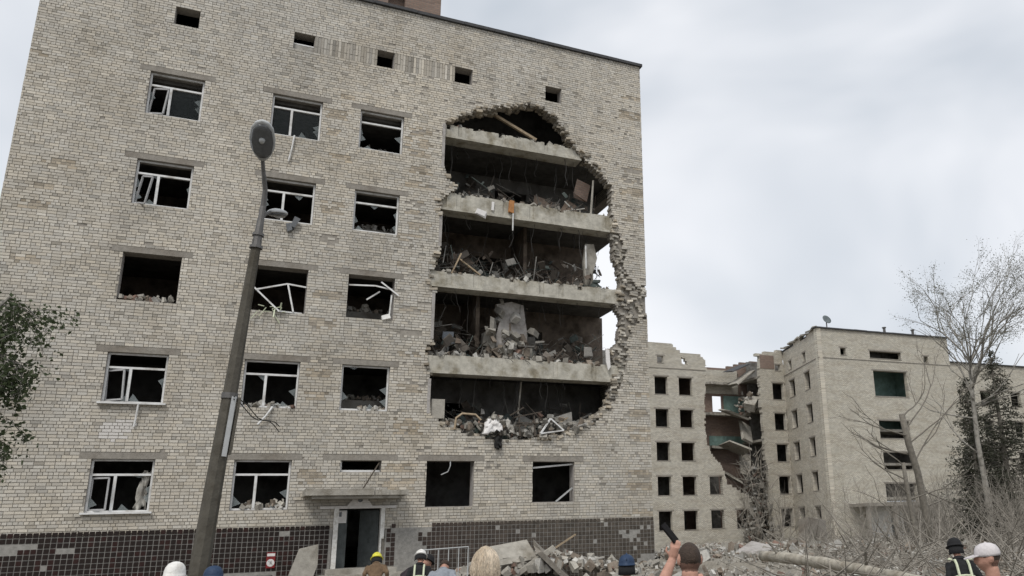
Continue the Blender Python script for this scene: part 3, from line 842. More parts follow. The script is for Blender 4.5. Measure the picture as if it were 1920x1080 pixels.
def plank(pts, w, h, mat, label, group, name='plank', cat='plank'):
    m = MB(); m.bar(pts[0], pts[1], w, h)
    return recenter(m.build(name, mat, label=label, group=group, category=cat))
ORD = ['first', 'second', 'third', 'fourth', 'fifth', 'sixth', 'seventh', 'eighth', 'ninth', 'tenth', 'eleventh', 'twelfth', 'thirteenth', 'fourteenth', 'fifteenth', 'sixteenth']
TONE = {'wood': 'pale', 'darkwood': 'charred', 'board': 'grey', 'room_brown': 'brown', 'room_green': 'greenish', 'room': 'dark', 'scrap': 'dusty', 'scrap_brown': 'dark brown'}
def number(objs, text, group):
    for i, o in enumerate(sorted(objs, key=lambda o: o.location.x)):
        o['label'] = '%s %s, %s from the left' % (TONE[o['tone']], text, ORD[i]); o['group'] = group; del o['tone']
for k in (1, 2, 3, 4):
    a, b = XH[k]; z = FLOOR[k] if k > 1 else 5.35
    planks, boards = [], []
    for i in range(14 if k != 4 else 9):
        x = rd.uniform(a + .3, b - .5); y = rd.uniform(.1, 1.8); L = rd.uniform(.5, 1.7)
        th_ = rd.uniform(0, math.pi); up = rd.uniform(-.1, .9)
        d = Vector((math.cos(th_), math.sin(th_) * .5, up)).normalized() * L
        lo = .05 + (.35 if k == 1 else 0)
        p = Vector((x, y, z + lo)); q = p + d
        if q.z < z: q.z = z + .1
        q.x = min(max(q.x, a + .1), b - .1); q.y = max(q.y, -.1)
        mt_ = rd.choice(['wood', 'darkwood', 'board', 'darkwood', 'darkwood'])
        o = plank((p, q), rd.uniform(.04, .12), rd.uniform(.02, .05), mt_, '', ''); o['tone'] = mt_; planks.append(o)
    number(planks, 'splintered timber in the open %s-floor room' % FLNAME[k], 'broken timber in the %s-floor room' % FLNAME[k])
    for i in range(10):
        x = rd.uniform(a + .6, b - .8); y = rd.uniform(.8, 3.4); big = rd.random() < .12; sx, sz = rd.uniform(.3, 1.1), (rd.uniform(1.5, 2.3) if big else rd.uniform(.3, 1.2)); mt_ = rd.choice(['scrap', 'scrap_brown', 'scrap_brown', 'room_green', 'scrap', 'board'])
        m = MB(); m.obox((x, y, z + sz * .42), (sx, .03, sz), Euler((rd.uniform(-.7, .5), rd.uniform(-.6, .6), rd.uniform(-.6, .6))).to_matrix(), jit=.25, rng=rd)
        o = recenter(m.build('torn_boarding', mt_, label='', category='board')); o['tone'] = mt_; boards.append(o)
    number(boards, 'sheet of boarding slumped in the open %s-floor room' % FLNAME[k], 'torn boarding in the %s-floor room' % FLNAME[k])
    m = MB()                                              # wires hanging from the ceiling
    zt = FLOOR[k + 1] - .45
    for i in range(20):
        x = rd.uniform(a + .2, b - .3); y = rd.uniform(.15, 1.5); L = rd.uniform(.2, 1.9); pts = [Vector((x, y, zt))]
        dx = 0
        for s in range(6):
            dx += rd.uniform(-.09, .09); pts.append(Vector((x + dx, y + rd.uniform(-.03, .03), zt - L * (s + 1) / 6)))
        m.tube(pts, rd.choice([.007, .009, .014]), 4)
    recenter(m.build('hanging_wires', 'wire', kind='stuff', label='thin wires and reinforcing bars dangling over the open %s-floor room' % FLNAME[k], category='wires'))
for k in (1, 2, 3, 4):                                    # tangle of wrecked fittings, laths and plaster filling each room
    a, b = XH[k]; z = FLOOR[k]; H_ = FLOOR[k + 1] - .5 - z; m = MB()
    for i in range(600 if k < 4 else 260):
        x = rd.uniform(a + .1, b - .3); y = rd.uniform(.35, 3.9)
        den = .5 + .5 * mnoise.noise(Vector((x * .8, y * .6, k * 7.3)))
        zz = z + (rd.random() ** 1.7) * H_ * (.25 + .75 * den) * (.35 + .65 * min(1, y / 2.2))
        c0 = rd.choice([(.20, .19, .17), (.12, .095, .075), (.26, .25, .23), (.07, .06, .05), (.16, .14, .12), (.10, .12, .11)])
        g = rd.uniform(.5, 1.1); c0 = tuple(v * g for v in c0)
        if rd.random() < .65:
            d = Vector((rd.gauss(0, 1), rd.gauss(0, .5), rd.gauss(0, .9))).normalized() * rd.uniform(.2, 1.2); w_ = rd.uniform(.012, .04)
            n0 = len(m.v); m.bar(Vector((x, y, zz)) - d / 2, Vector((x, y, zz)) + d / 2, w_, w_ * .6, c0)
        else:
            m.obox((x, y, zz), (rd.uniform(.06, .42), rd.uniform(.015, .06), rd.uniform(.05, .34)), rrot(rd, .9), c0, .35, rd)
    m.build('wreckage', 'rubble', kind='stuff', label='tangled grey-brown wreckage filling the open %s-floor room' % FLNAME[k], category='wreckage')
# rubble packed as a slumped partition, third floor centre
sp = [(rd.gauss(13.1, .45), rd.uniform(.6, 1.6), FLOOR[2] + abs(rd.gauss(0, .8)), rd.uniform(.1, .4)) for _ in range(120)]
heap('slumped_partition', 'slumped pale masonry partition in the middle of the third-floor room', sp, dark=.9)
m = MB()
m.prism([(12.75, .9, 8.3), (13.9, .95, 8.25), (14.0, .95, 9.4), (13.8, .9, 10.6), (13.3, .9, 10.7), (12.7, .9, 10.55), (12.85, .9, 9.9), (12.7, .9, 9.3)], (0, .12, 0))
recenter(m.build('wall_stump', 'plaster', label='jagged pale stump of partition standing in the third-floor room', category='wall'))
# overturned chair, third floor left
ch = empty('metal_chair', (10.75, .7, FLOOR[2] + .05), label='tipped metal-framed chair at the left of the third-floor room', category='chair')
for nm, a, b, w in (('leg', (0, 0, 0), (.08, .05, .55), .03), ('leg', (.5, .0, 0), (.45, .06, .55), .03), ('leg', (.02, .42, 0), (.1, .42, .55), .03), ('leg', (.52, .42, 0), (.46, .42, .55), .03), ('seat', (.05, .22, .5), (.5, .22, .56), .4), ('backrest', (.06, .45, .95), (.5, .45, .95), .25)):
    m = MB()
    if nm == 'backrest': m.obox((.28, .46, .85), (.46, .03, .3), Euler((.2, 0, 0)).to_matrix()); m.bar((.1, .43, .55), (.08, .47, .95), .025, .025); m.bar((.46, .43, .55), (.48, .47, .95), .025, .025)
    elif nm == 'seat': m.obox((.28, .22, .56), (.44, .44, .04), Euler((.15, .05, 0)).to_matrix())
    else: m.bar(a, b, w, w)
    m.build(nm, 'lampshell' if nm == 'leg' else 'grey_cloth', ch)
ch.rotation_euler = (.12, -.1, .25)
# the orange box and white pipe hanging on the fifth-floor beam
m = MB(); m.obox((12.95, .0, 14.42), (.2, .12, .5), Euler((.05, .04, .1)).to_matrix(), jit=.08, rng=rd)
recenter(m.build('orange_box', 'orange', label='small orange wooden box hanging on the fifth-floor beam', category='box'))
m = MB(); m.tube([(13.03, .0, 14.15), (13.02, -.02, 13.4)], .028, 8); recenter(m.build('white_pipe', 'pvc', label='short white pipe dangling under the orange box', category='pipe'))
m = MB(); m.tube([(13.02, -.02, 13.39), (13.05, -.0, 13.1), (12.98, 0, 12.85), (12.9, .05, 12.7)], .010, 5); recenter(m.build('dangling_cord', 'wire', label='thin cord trailing from the white pipe in the hole', category='cord'))
m = MB(); m.obox((12.2, .05, 14.35), (.1, .04, .36), Euler((0, .05, 0)).to_matrix()); recenter(m.build('white_tag', 'signwhite', label='narrow white strip stuck upright on the fifth-floor beam', category='strip'))
m = MB(); m.obox((11.75, .03, 13.98), (.42, .05, .22), Euler((0, .3, 0)).to_matrix(), jit=.35, rng=rd); recenter(m.build('paper_scrap', 'signwhite', label='crumpled white scrap hanging from the underside of the fifth-floor beam', category='scrap'))
# leaning white boards at the left of the fourth floor
plank(((10.75, .5, 11.5), (11.1, .5, 12.35)), .12, .05, 'wood', 'pale plank propped in a steep V at the left of the fourth floor', None)
plank(((11.05, .45, 12.1), (11.85, .35, 11.5)), .13, .05, 'wood', 'pale plank slanting down to the right on the fourth-floor edge', None)
# rafters inside the attic gap
m = MB(); m.bar((12.3, .6, 18.7), (14.1, .35, 17.75), .14, .1); recenter(m.build('fallen_rafter', 'wood', label='fallen roof rafter slanting across the top of the blast hole', category='rafter'))
# twisted column and rebar at right of floors 4 and 5
m = MB(); m.tube([(16.55, .3, 14.7), (16.6, .28, 15.4), (16.68, .3, 16.3)], [.05, .05, .04], 6); recenter(m.build('bent_post', 'concrete', label='slim bent post at the right of the fifth floor', category='post'))
m = MB(); m.obox((16.3, .7, 15.9), (.65, .08, .7), Euler((.2, .15, .3)).to_matrix(), jit=.3, rng=rd); recenter(m.build('wall_fragment', 'redbrick', label='hanging reddish wall fragment at the top right of the fifth-floor room', category='wall'))
m = MB(); m.prism([(16.4, .55, 11.5), (16.78, .6, 11.45), (16.75, .6, 12.2), (16.95, .6, 12.9), (16.8, .6, 13.5), (16.4, .55, 13.45), (16.3, .55, 12.6)], (0, .15, 0))
recenter(m.build('wall_fragment', 'concrete', label='grey upright wall fragment at the right of the fourth-floor room', category='wall'))
m = MB(); m.tube([(16.35, .4, 12.3), (16.33, .38, 13.3)], .035, 7); recenter(m.build('white_pipe', 'pvc', label='short upright white pipe beside the grey fragment on the fourth floor', category='pipe'))
m = MB(); m.prism([(17.0, -.02, 8.85), (17.16, -.03, 8.8), (17.2, -.04, 8.1), (17.1, -.03, 7.95), (17.02, -.02, 8.3)], (0, .06, .0)); recenter(m.build('white_rag', 'signwhite', label='white rag hanging at the right end of the third-floor beam', category='rag'))
# white sheeting and dark cloth on the heap
def rag(name, pts, mat, label, cat, seed):
    rr = random.Random(seed); m = MB(); nu, nv = 9, 7
    a, b, c, d = [Vector(p) for p in pts]
    for v in range(nv):
        for u in range(nu):
            s, t = u / (nu - 1), v / (nv - 1)
            p = (a * (1 - s) + b * s) * (1 - t) + (d * (1 - s) + c * s) * t
            p = p + Vector((rr.uniform(-.05, .05), rr.uniform(-.09, .09), rr.uniform(-.07, .07)))
            m.v.append(tuple(p)); m.c.append((1, 1, 1))
    for v in range(nv - 1):
        for u in range(nu - 1):
            m.f.append((v * nu + u, v * nu + u + 1, (v + 1) * nu + u + 1, (v + 1) * nu + u))
    o = m.build(name, mat, smooth=True, label=label, category=cat)
    sm = o.modifiers.new('thick', 'SOLIDIFY'); sm.thickness = .012
    return recenter(o)
rag('white_sheeting', [(11.95, -.2, 5.25), (12.75, -.15, 5.5), (12.6, .1, 5.95), (12.1, .0, 5.75)], 'signwhite', 'crumpled white sheeting on the heap at the lip of the hole', 'sheeting', 1)
rag('white_sheeting', [(12.85, -.1, 5.6), (13.05, -.12, 5.35), (13.35, -.1, 5.25), (13.0, .1, 5.95)], 'board', 'folded pale sheet slanting down the middle of the heap', 'sheeting', 2)
rag('dark_cloth', [(12.35, -.1, 5.2), (12.7, -.1, 5.22), (12.68, -.12, 4.75), (12.45, -.12, 4.72)], 'cloth_dark', 'black cloth hanging below the lip of the blast hole', 'cloth', 3)
# a light triangular window frame lying on the heap
m = MB(); T = [(14.2, -.15, 5.35), (15.15, -.1, 5.5), (14.65, .0, 5.95), (14.2, -.15, 5.35)]
for i in range(3): m.bar(T[i], T[i + 1], .07, .05)
recenter(m.build('window_wreck', 'pvc', label='broken white frame bent to a triangle on the heap in the hole', category='frame'))
m = MB()
for a, b in (((13.4, -.1, 5.25), (13.4, .05, 6.1)), ((14.0, -.1, 5.25), (14.0, .05, 6.1)), ((13.3, -.05, 5.75), (14.15, -.05, 5.75)), ((13.2, 0, 5.95), (14.3, 0, 6.2)), ((13.0, -.1, 6.0), (13.6, .1, 6.35))): m.bar(a, b, .05, .04)
recenter(m.build('window_wreck', 'darkwood', label='dark splintered wooden frame standing in the middle of the heap', category='frame'))
m = MB()
pp = [(10.95, -.05, 5.45), (10.98, -.1, 5.85), (11.2, -.1, 6.02), (11.7, -.08, 6.0), (11.9, -.1, 5.8)]
m.tube(pp, .04, 6); recenter(m.build('bent_pipe', 'wood', label='pale bent pipe arching over the left of the heap', category='pipe'))
m = MB(); m.tube([(13.75, .9, FLOOR[2] - .72), (13.62, .85, 6.2)], .035, 6); recenter(m.build('hanging_pipe', 'concrete', label='thin pipe hanging straight down into the second-floor room', category='pipe'))
m = MB(); m.box(10.12, 10.6, .12, .5, 5.85, 6.55); recenter(m.build('brick_pier', 'concrete', label='short grey pier at the left end of the second-floor room', category='pier'))

# ================================================================== LOOSE PIECES ON THE FRONT
def strip(name, pts, r, mat, label, cat):
    m = MB(); m.tube(pts, r, 6); return recenter(m.build(name, mat, label=label, category=cat))
strip('frame_strip', [(4.72, -.06, 15.95), (4.66, -.07, 15.3), (4.6, -.05, 14.9)], .03, 'pvc', 'white strip of frame dangling below the top middle window', 'strip')
strip('frame_strip', [(1.02, -.1, 6.0), (1.0, -.08, 5.5), (.98, -.06, 5.3)], .03, 'pvc', 'grey strip hanging under the second-row window by the white scar', 'strip')
strip('frame_strip', [(4.85, -.05, 6.05), (4.68, -.12, 5.75), (4.45, -.1, 5.45)], .035, 'pvc', 'white broken strip hanging from the second-row window behind the lamp post', 'strip')
m = MB()                                                  # collapsed frame in the third-row window behind the pole
for a, b in (((3.85, .05, 10.2), (4.78, -.12, 9.3)), ((4.0, .0, 10.05), (4.95, .05, 10.35)), ((4.95, .05, 10.35), (5.58, .1, 10.3)), ((4.98, .05, 10.33), (5.22, -.02, 9.35)), ((4.7, -.05, 9.33), (5.5, .06, 9.33))):
    m.bar(a, b, .055, .05)
recenter(m.build('window_wreck', 'pvc', label='collapsed white window frame twisted in the third-row opening behind the lamp', category='frame'))
m = MB()
for i in range(14):
    x = rd.uniform(3.9, 5.0); p = Vector((x, -.08, rd.uniform(9.2, 9.5)))
    m.bar(p, p + Vector((rd.uniform(-.25, .25), rd.uniform(-.1, .05), rd.uniform(-.45, .15))), .045, .02)
recenter(m.build('frame_splinters', 'reflect', kind='stuff', label='pale yellow splinters hanging from the sill of the collapsed window', category='splinters'))
m = MB()
for a, b in (((6.98, .12, 10.55), (7.9, .1, 10.6)), ((7.9, .1, 10.6), (8.5, .06, 10.5)), ((8.1, .05, 10.75), (8.72, -.1, 10.25)), ((7.65, .3, 10.1), (8.1, .3, 10.45)), ((8.45, .1, 9.4), (8.5, .08, 10.3))): m.bar(a, b, .05, .05)
recenter(m.build('window_wreck', 'pvc', label='bent white window bars across the third-row stair window', category='frame'))
m = MB(); m.obox((8.35, .02, 9.42), (.28, .2, .16), rrot(rd, .4), jit=.3, rng=rd); recenter(m.build('rubble_lump', 'whitecap', label='white lump on the right end of the third-row stair window sill', category='rubble'))
m = MB(); m.bar((14.0, .2, 4.1), (15.6, .16, 4.24), .05, .06); recenter(m.build('loose_bar', 'pvc', label='loose pale bar under the lintel of the far right ground window', category='bar'))
m = MB(); m.bar((14.9, .1, 2.85), (15.6, .2, 3.35), .06, .05); recenter(m.build('loose_bar', 'lampshell', label='grey bar slanting across the corner of the far right ground window', category='bar'))
m = MB(); m.tube([(10.85, .04, 4.5), (10.86, .02, 4.15), (10.8, .1, 3.95), (10.58, .2, 3.85)], .02, 6); recenter(m.build('hanging_cable', 'lampshell', label='grey cable curling into the ground window right of the door', category='cable'))
m = MB(); m.bar((7.85, -.35, 3.35), (8.4, .05, 4.25), .04, .03); recenter(m.build('loose_bar', 'darkwood', label='dark stick leaning from the canopy into the small window over the door', category='bar'))
def sill_rubble(label, x0, x1, z, n, h):
    sp = [(rd.uniform(x0, x1), rd.uniform(.05, .5), z + abs(rd.gauss(0, h)), rd.uniform(.06, .2)) for _ in range(n)]
    heap('sill_rubble', label, sp, dark=1.05)
sill_rubble('rubble along the sill of the empty third-row window at left', .1, 1.5, ZT[2] - 1.56, 40, .07)
sill_rubble('rubble on the sill of the ground window behind the lamp post', 4.2, 5.5, ZT[0] - 1.55, 46, .10)
sill_rubble('debris on the sill of the second-row window behind the lamp post', 3.95, 5.5, ZT[1] - 1.56, 26, .06)
sill_rubble('white crumbs on the sill of the second-row stair window', 7.5, 8.5, ZT[1] - 1.56, 22, .04)
sill_rubble('crumbled stone on the broken right end of the door canopy', 8.0, 9.15, 3.32, 10, .03)
for r, nm in ((1, 'second'), (2, 'third'), (3, 'fourth'), (4, 'top')):
    sp = [(rd.uniform(6.9, 8.7), rd.uniform(1.3, 1.8), ZT[r] - 1.0 + abs(rd.gauss(0, .06)), rd.uniform(.06, .22)) for _ in range(26)]
    heap('landing_rubble', 'rubble on the stair landing behind the %s-row stair window' % nm, sp, dark=.9)
# curtain in the ground-floor window at left
rag('curtain', [(1.25, .28, 2.85), (1.6, .3, 2.85), (1.55, .25, 3.95), (1.38, .25, 3.95)], 'board', 'torn grey curtain at the right of the ground window far left', 'curtain', 7)
# the dark bundle at the fourth-row window
m = MB(); m.obox((5.0, -.08, 12.55), (.18, .12, .4), Euler((0, .35, 0)).to_matrix(), jit=.3, rng=rd); m.obox((4.83, -.1, 12.38), (.16, .12, .26), Euler((0, -.3, 0)).to_matrix(), jit=.3, rng=rd)
recenter(m.build('dark_bundle', 'lampdark', label='small dark bundle caught on the sill of the fourth-row window by the lamp', category='bundle'))
# safety sign on the plinth: red plate, white strip, white roundel with a barred figure
sg = empty('safety_sign', (5.22, -.075, 1.0), label='small red and white prohibition sign on the tiled plinth', category='sign')
m = MB(); m.box(-.13, .13, -.012, 0, -.06, .42); m.build('plate', 'signred', sg)
m = MB(); m.box(-.115, .115, -.016, -.0125, .30, .385); m.build('text_strip', 'signwhite', sg)
m = MB(); m.lathe([(.115, 0), (.115, .004)], 24, (0, -.0125, .1), Matrix.Rotation(R_(90), 3, 'X')); dsc = m.build('roundel', 'signwhite', sg)
m = MB(); m.bar((-.07, -.019, .17), (.07, -.019, .03), .004, .022, up=Vector((0, 1, 0))); m.bar((-.02, -.0185, .05), (.0, -.0185, .15), .004, .03, up=Vector((0, 1, 0))); m.bar((.03, -.0185, .06), (.02, -.0185, .16), .004, .02, up=Vector((0, 1, 0))); m.build('symbol', 'lampdark', sg)
# leaning grey stair cheek left of the door
m = MB(); m.prism([(5.55, -.9, .0), (6.25, -.9, .0), (6.55, -.9, 1.0), (6.52, -.9, 1.62), (5.98, -.9, 1.5), (5.75, -.9, .8)], (0, .16, 0)); recenter(m.build('concrete_slab', 'concrete', label='leaning grey concrete slab left of the entrance door', category='slab'))

# ================================================================== LAMP POST
lp = empty('street_lamp', (3.36, -17.2, 0), label='leaning concrete street lamp with two lamp heads in front of the building', category='street lamp')
lean = Vector((0.0593, 0.0, 1.0))
def LP(h): return lean * h
m = MB()
sec = [(0, .132), (1.4, .125), (3, .108), (4.6, .086), (6.15, .066)]
m.tube([LP(h) for h, r in sec], [r for h, r in sec], 8)
m.build('pole', 'pole', lp)
m = MB(); m.tube([LP(6.02), LP(6.06)], .095, 10); m.tube([LP(6.22), LP(6.26)], .085, 10); m.tube([LP(6.06), LP(6.5)], [.07, .05], 10); m.build('collar', 'steel', lp)
a0 = LP(6.45)
arm = [a0, LP(6.7), Vector((.40, -.05, 6.95)), Vector((.35, -.15, 7.2)), Vector((.32, -.25, 7.35))]
m = MB(); m.tube(arm, [.045, .042, .035, .03, .028], 8); m.build('arm', 'steel', lp)
m = MB(); m.tube([LP(6.5), Vector((.44, .05, 6.6)), Vector((.51, .11, 6.67))], [.03, .028, .025], 8); m.build('arm', 'steel', lp)
def luminaire(origin, direction, up, L, W, parent):
    d = Vector(direction).normalized(); s = d.cross(Vector(up)).normalized(); u = s.cross(d)
    rm = Matrix((s, d, u)).transposed(); o = Vector(origin)
    prof = [(0.0, .25), (.12, .62), (.3, .9), (.55, 1.0), (.8, .86), (.94, .55), (1.0, .18)]
    shell = MB(); n = 18; vs = []
    for t, w in prof:
        for j in range(n):
            a = 2 * math.pi * j / n
            hh = .13 * w if math.sin(a) > 0 else .028
            p = Vector((math.cos(a) * W / 2 * w, t * L, math.sin(a) * hh * L / .6)); p = rm @ p + o
            vs.append(tuple(p))
    fs = [(i * n + j, i * n + (j + 1) % n, (i + 1) * n + (j + 1) % n, (i + 1) * n + j) for i in range(len(prof) - 1) for j in range(n)]
    fs += [tuple(range(n - 1, -1, -1)), tuple((len(prof) - 1) * n + j for j in range(n))]
    shell.add(vs, fs); sh = shell.build('lamp_shade', 'lampshell', parent, smooth=True)
    lens = MB(); vs = []; pr2 = [(.10, .3), (.22, .7), (.5, .86), (.78, .72), (.92, .35)]
    for t, w in pr2:
        for j in range(n):
            a = 2 * math.pi * j / n
            p = Vector((math.cos(a) * W / 2 * w, t * L, -.03 * L / .6 + (math.sin(a) * .02 - .01 if math.sin(a) > 0 else math.sin(a) * .03))); vs.append(tuple(rm @ p + o))
    fs = [(i * n + j, i * n + (j + 1) % n, (i + 1) * n + (j + 1) % n, (i + 1) * n + j) for i in range(len(pr2) - 1) for j in range(n)]
    fs += [tuple(range(n - 1, -1, -1)), tuple((len(pr2) - 1) * n + j for j in range(n))]
    lens.add(vs, fs); lens.build('lens', 'lampdark', sh, smooth=True)
    bulb = MB(); c = rm @ Vector((0, .55 * L, -.055 * L / .6)) + o
    bulb.lathe([(.0, -.05), (.035, -.035), (.045, 0), (.03, .04), (.012, .06)], 10, c, rm @ Matrix.Rotation(R_(80), 3, 'X')); bulb.build('bulb', 'lampshell', sh, smooth=True)
luminaire((.32, -.25, 7.35), (-.09, -.82, .57), (0, 0, 1), .68, .36, lp)
luminaire((.50, .1, 6.67), (.55, .75, .18), (0, 0, 1), .36, .27, lp)
m = MB(); b0, b1 = LP(2.95), LP(3.78)
m.bar(b0 + Vector((.06, -.12, 0)), b1 + Vector((.06, -.11, 0)), .025, .06); m.build('cable_tray', 'lampshell', lp)
m = MB(); m.bar(b0 + Vector((.125, -.10, .03)), b1 + Vector((.125, -.09, -.02)), .10, .03); m.build('cover_plate', 'pole', lp)
m = MB(); m.tube([LP(3.76) + Vector((0, 0, 0)), LP(3.84)], [.113, .112], 10); m.build('band', 'steel', lp)
m = MB()
for j in range(2):
    pts = [Vector((.28, -.14, 3.78 - .04 * j))]
    for s in range(1, 9): pts.append(Vector((.28 + .09 * s, -.14 + .25 * s, 3.74 - .04 * j + .05 * math.sin(s * 1.1 + j) - .02 * s)))
    m.tube(pts, .008, 5)
m.build('cable', 'wire', lp)

# ================================================================== RUINED BUILDING BEHIND
rf = random.Random(5)
ruin = empty('ruined_building', (54.87, 40, -1.0), label='L-shaped pale brick building behind with a collapsed section at its inner corner', category='building')
def PR(o):
    o.parent = ruin; o.matrix_parent_inverse = Matrix.Translation(ruin.location).inverted(); return o
def far_wall(name, org, end, poly, opens, holes, mat, jit=.0, thick=.45, row=.28, frames=True, label=None):
    org, end = Vector(org), Vector(end); d = (end - org).normalized(); nrm = Vector((-d.y, d.x))   # nrm points into the building
    if nrm.y < 0 and abs(nrm.y) > .3: nrm = -nrm
    zs = set(); zmin = min(p[1] for p in poly); zmax = max(p[1] for p in poly)
    z = zmin
    while z < zmax: zs.add(round(z, 3)); z += row
    zs.add(round(zmax, 3))
    for o in opens: zs.add(round(o[2], 3)); zs.add(round(o[3], 3))
    zs = sorted(zs); m = MB()
    for z0, z1 in zip(zs, zs[1:]):
        zm = (z0 + z1) / 2
        for a, b in scan(poly, zm):
            ivs = [(a + (rf.uniform(-jit, jit) if a > .05 else 0), b + rf.uniform(-jit, jit))]
            for o in opens:
                if o[2] < zm < o[3]: ivs = subtract(ivs, o[0], o[1])
            for h in holes:
                for p, q in scan(h, zm): ivs = subtract(ivs, p + rf.uniform(-.08, .08), q + rf.uniform(-.08, .08))
            for p, q in ivs:
                if q - p < .02: continue
                A, B = org + d * p, org + d * q; C, D = B + nrm * thick, A + nrm * thick
                vs = [(A.x, A.y, z0), (B.x, B.y, z0), (C.x, C.y, z0), (D.x, D.y, z0), (A.x, A.y, z1), (B.x, B.y, z1), (C.x, C.y, z1), (D.x, D.y, z1)]
                m.add(vs, MB.BF)
    w = PR(m.build(name, mat, label=label))
    for o in opens:                                     # each opening: sill and lintel as its frame
        if o[3] - o[2] < .3: continue
        f = MB()
        def pt(u, v, z): q = org + d * u + nrm * v; return (q.x, q.y, z)
        def bx(u0, u1, v0, v1, z0, z1):
            vs = [pt(u0, v0, z0), pt(u1, v0, z0), pt(u1, v1, z0), pt(u0, v1, z0), pt(u0, v0, z1), pt(u1, v0, z1), pt(u1, v1, z1), pt(u0, v1, z1)]
            f.add(vs, MB.BF)
        bx(o[0] - .06, o[1] + .06, -.03, .25, o[2] - .06, o[2] + .012)
        sl = f.build('window', 'lintel', w)
        if mat != 'redbrick':
            f = MB(); bx(o[0] - .18, o[1] + .18, -.008, .2, o[3] - .002, o[3] + .15); f.build('lintel', 'lintel', sl)
    return w
ROWS = [16.52, 13.21, 9.88, 6.52, 3.2]
X0 = 38.0
polyL = [(x - X0, z) for x, z in [(38,-1.3),(38,20.04),(43.83,20.05),(44.38,19.75),(44.99,19.11),(45.88,19.17),(47.04,19.19),(47.80,18.72),(48.0,17.7),(47.74,15.43),(47.52,11.55),(47.68,9.92),(48.19,8.84),(49.08,7.77),(49.65,6.7),(49.73,5.9),(51.15,5.09),(52.42,4.54),(53.28,2.93),(53.5,-1.3)]]
op = []
for i, z in enumerate(ROWS):
    for a, b in ((41.83, 43.33), (44.63, 46.21)): op.append((a - X0, b - X0, z - 1.8, z))
    if i >= 3: op.append((47.75 - X0, 49.26 - X0, z - 1.75, z))
    if i == 4: op.append((50.76 - X0, 52.18 - X0, z - 1.8, z))
op += [(42.21 - X0, 42.95 - X0, 17.95, 18.68), (48.3 - X0, 49.5 - X0, -.6, -.22)]
hl = [[(7.0, 18.0), (7.85, 17.95), (7.55, 18.45), (7.1, 18.72)]]
far_wall('front_wall', (X0, 44), (60, 44), polyL, op, hl, 'far', jit=.10, label='left part of the ruined front with a ragged broken top')
polyR = [(x - 50, z) for x, z in [(54.25,19.65),(57.97,20.25),(57.97,-1.3),(54.4,-1.3),(54.49,1.57),(54.97,7.25),(54.65,8.35),(54.79,11.72),(54.64,14),(54.71,17.49),(54.85,19.27)]]
op = [(6.3, 7.75, z - 1.8, z) for z in ROWS] + [(6.81, 7.53, 17.92, 18.57)]
far_wall('front_wall', (50, 44), (60, 44), polyR, op, [], 'far', jit=.09, label='narrow strip of front wall at the inner corner')
m = MB(); m.box(54.85, 56.7, 43.96, 44.02, 18.05, 19.55); PR(m.build('red_band', 'redbrick', label='patch of reddish brick high in the inner corner'))
polyS = [(0, -1.3), (0, 20.1), (2.5, 20.05), (5, 20.2), (7, 20.0), (8.5, 20.3), (10.57, 20.3), (10.57, -1.3)]
op = []
for z in ROWS: op += [(1.5, 3.2, z - 1.8, z), (6.2, 7.75, z - 1.8, z)]
op += [(1.75, 2.65, 17.7, 18.62), (6.15, 7.0, 17.7, 18.62)]
far_wall('side_wall', (57.97, 44.0), (54.87, 33.9), polyS, op, [], 'far_side', jit=.0)
m = MB()
for i in range(9):
    t = .6 + i * 1.15; p = Vector((57.97, 44)) + (Vector((54.87, 33.9)) - Vector((57.97, 44))).normalized() * t
    m.obox((p.x, p.y, 20.32 + rf.uniform(-.05, .15)), (.5, 1.0, .16), Euler((rf.uniform(-.25, .25), rf.uniform(-.3, .3), -.29)).to_matrix())
PR(m.build('coping', 'concrete', label='dislodged coping slabs along the side wall top'))
RB0, RB1 = (54.87, 33.9), (71.8, 33.2)
polyF = [(0, -1.4), (0, 20.3), (16.94, 20.3), (16.94, -1.4)]
op = [(6.55, 10.85, 13.72, 16.35), (6.62, 10.45, 9.55, 11.3), (6.72, 10.6, 6.5, 8.17), (6.6, 10.5, 3.42, 5.15), (6.35, 10.4, 17.62, 18.38), (2.72, 3.42, 17.74, 18.46), (13.38, 14.0, 17.52, 18.17)]
far_wall('end_wall', RB0, RB1, polyF, op, [], 'far_right')
dB = (Vector(RB1) - Vector(RB0)).normalized(); nB = Vector((-dB.y, dB.x))
def fb(u, v, z): q = Vector(RB0) + dB * u + nB * v; return Vector((q.x, q.y, z))
m = MB()
x = -.15
while x < 17.1:
    e = min(17.1, x + 1.6); m.bar(fb(x, .2, 20.37 + rf.uniform(-.02, .02)), fb(e - .02, .2, 20.37), .75, .13); x = e
PR(m.build('coping', 'roofing'))
polyW = [(0, -1.4), (0, 17.95), (22, 17.95), (22, -1.4)]
op = []
for z in (15.0, 11.7, 8.4, 5.1): op += [(1.9, 2.5, z - 1.3, z), (5.0, 6.4, z - 1.6, z), (9.5, 11, z - 1.6, z)]
far_wall('end_wall', (71.84, 34.4), (93.8, 33.5), polyW, op, [], 'far_right', label='lower wing continuing to the right behind the trees')
m = MB(); m.bar((71.84, 34.55, 18.02), (93.8, 33.65, 18.02), .7, .12); PR(m.build('coping', 'roofing'))
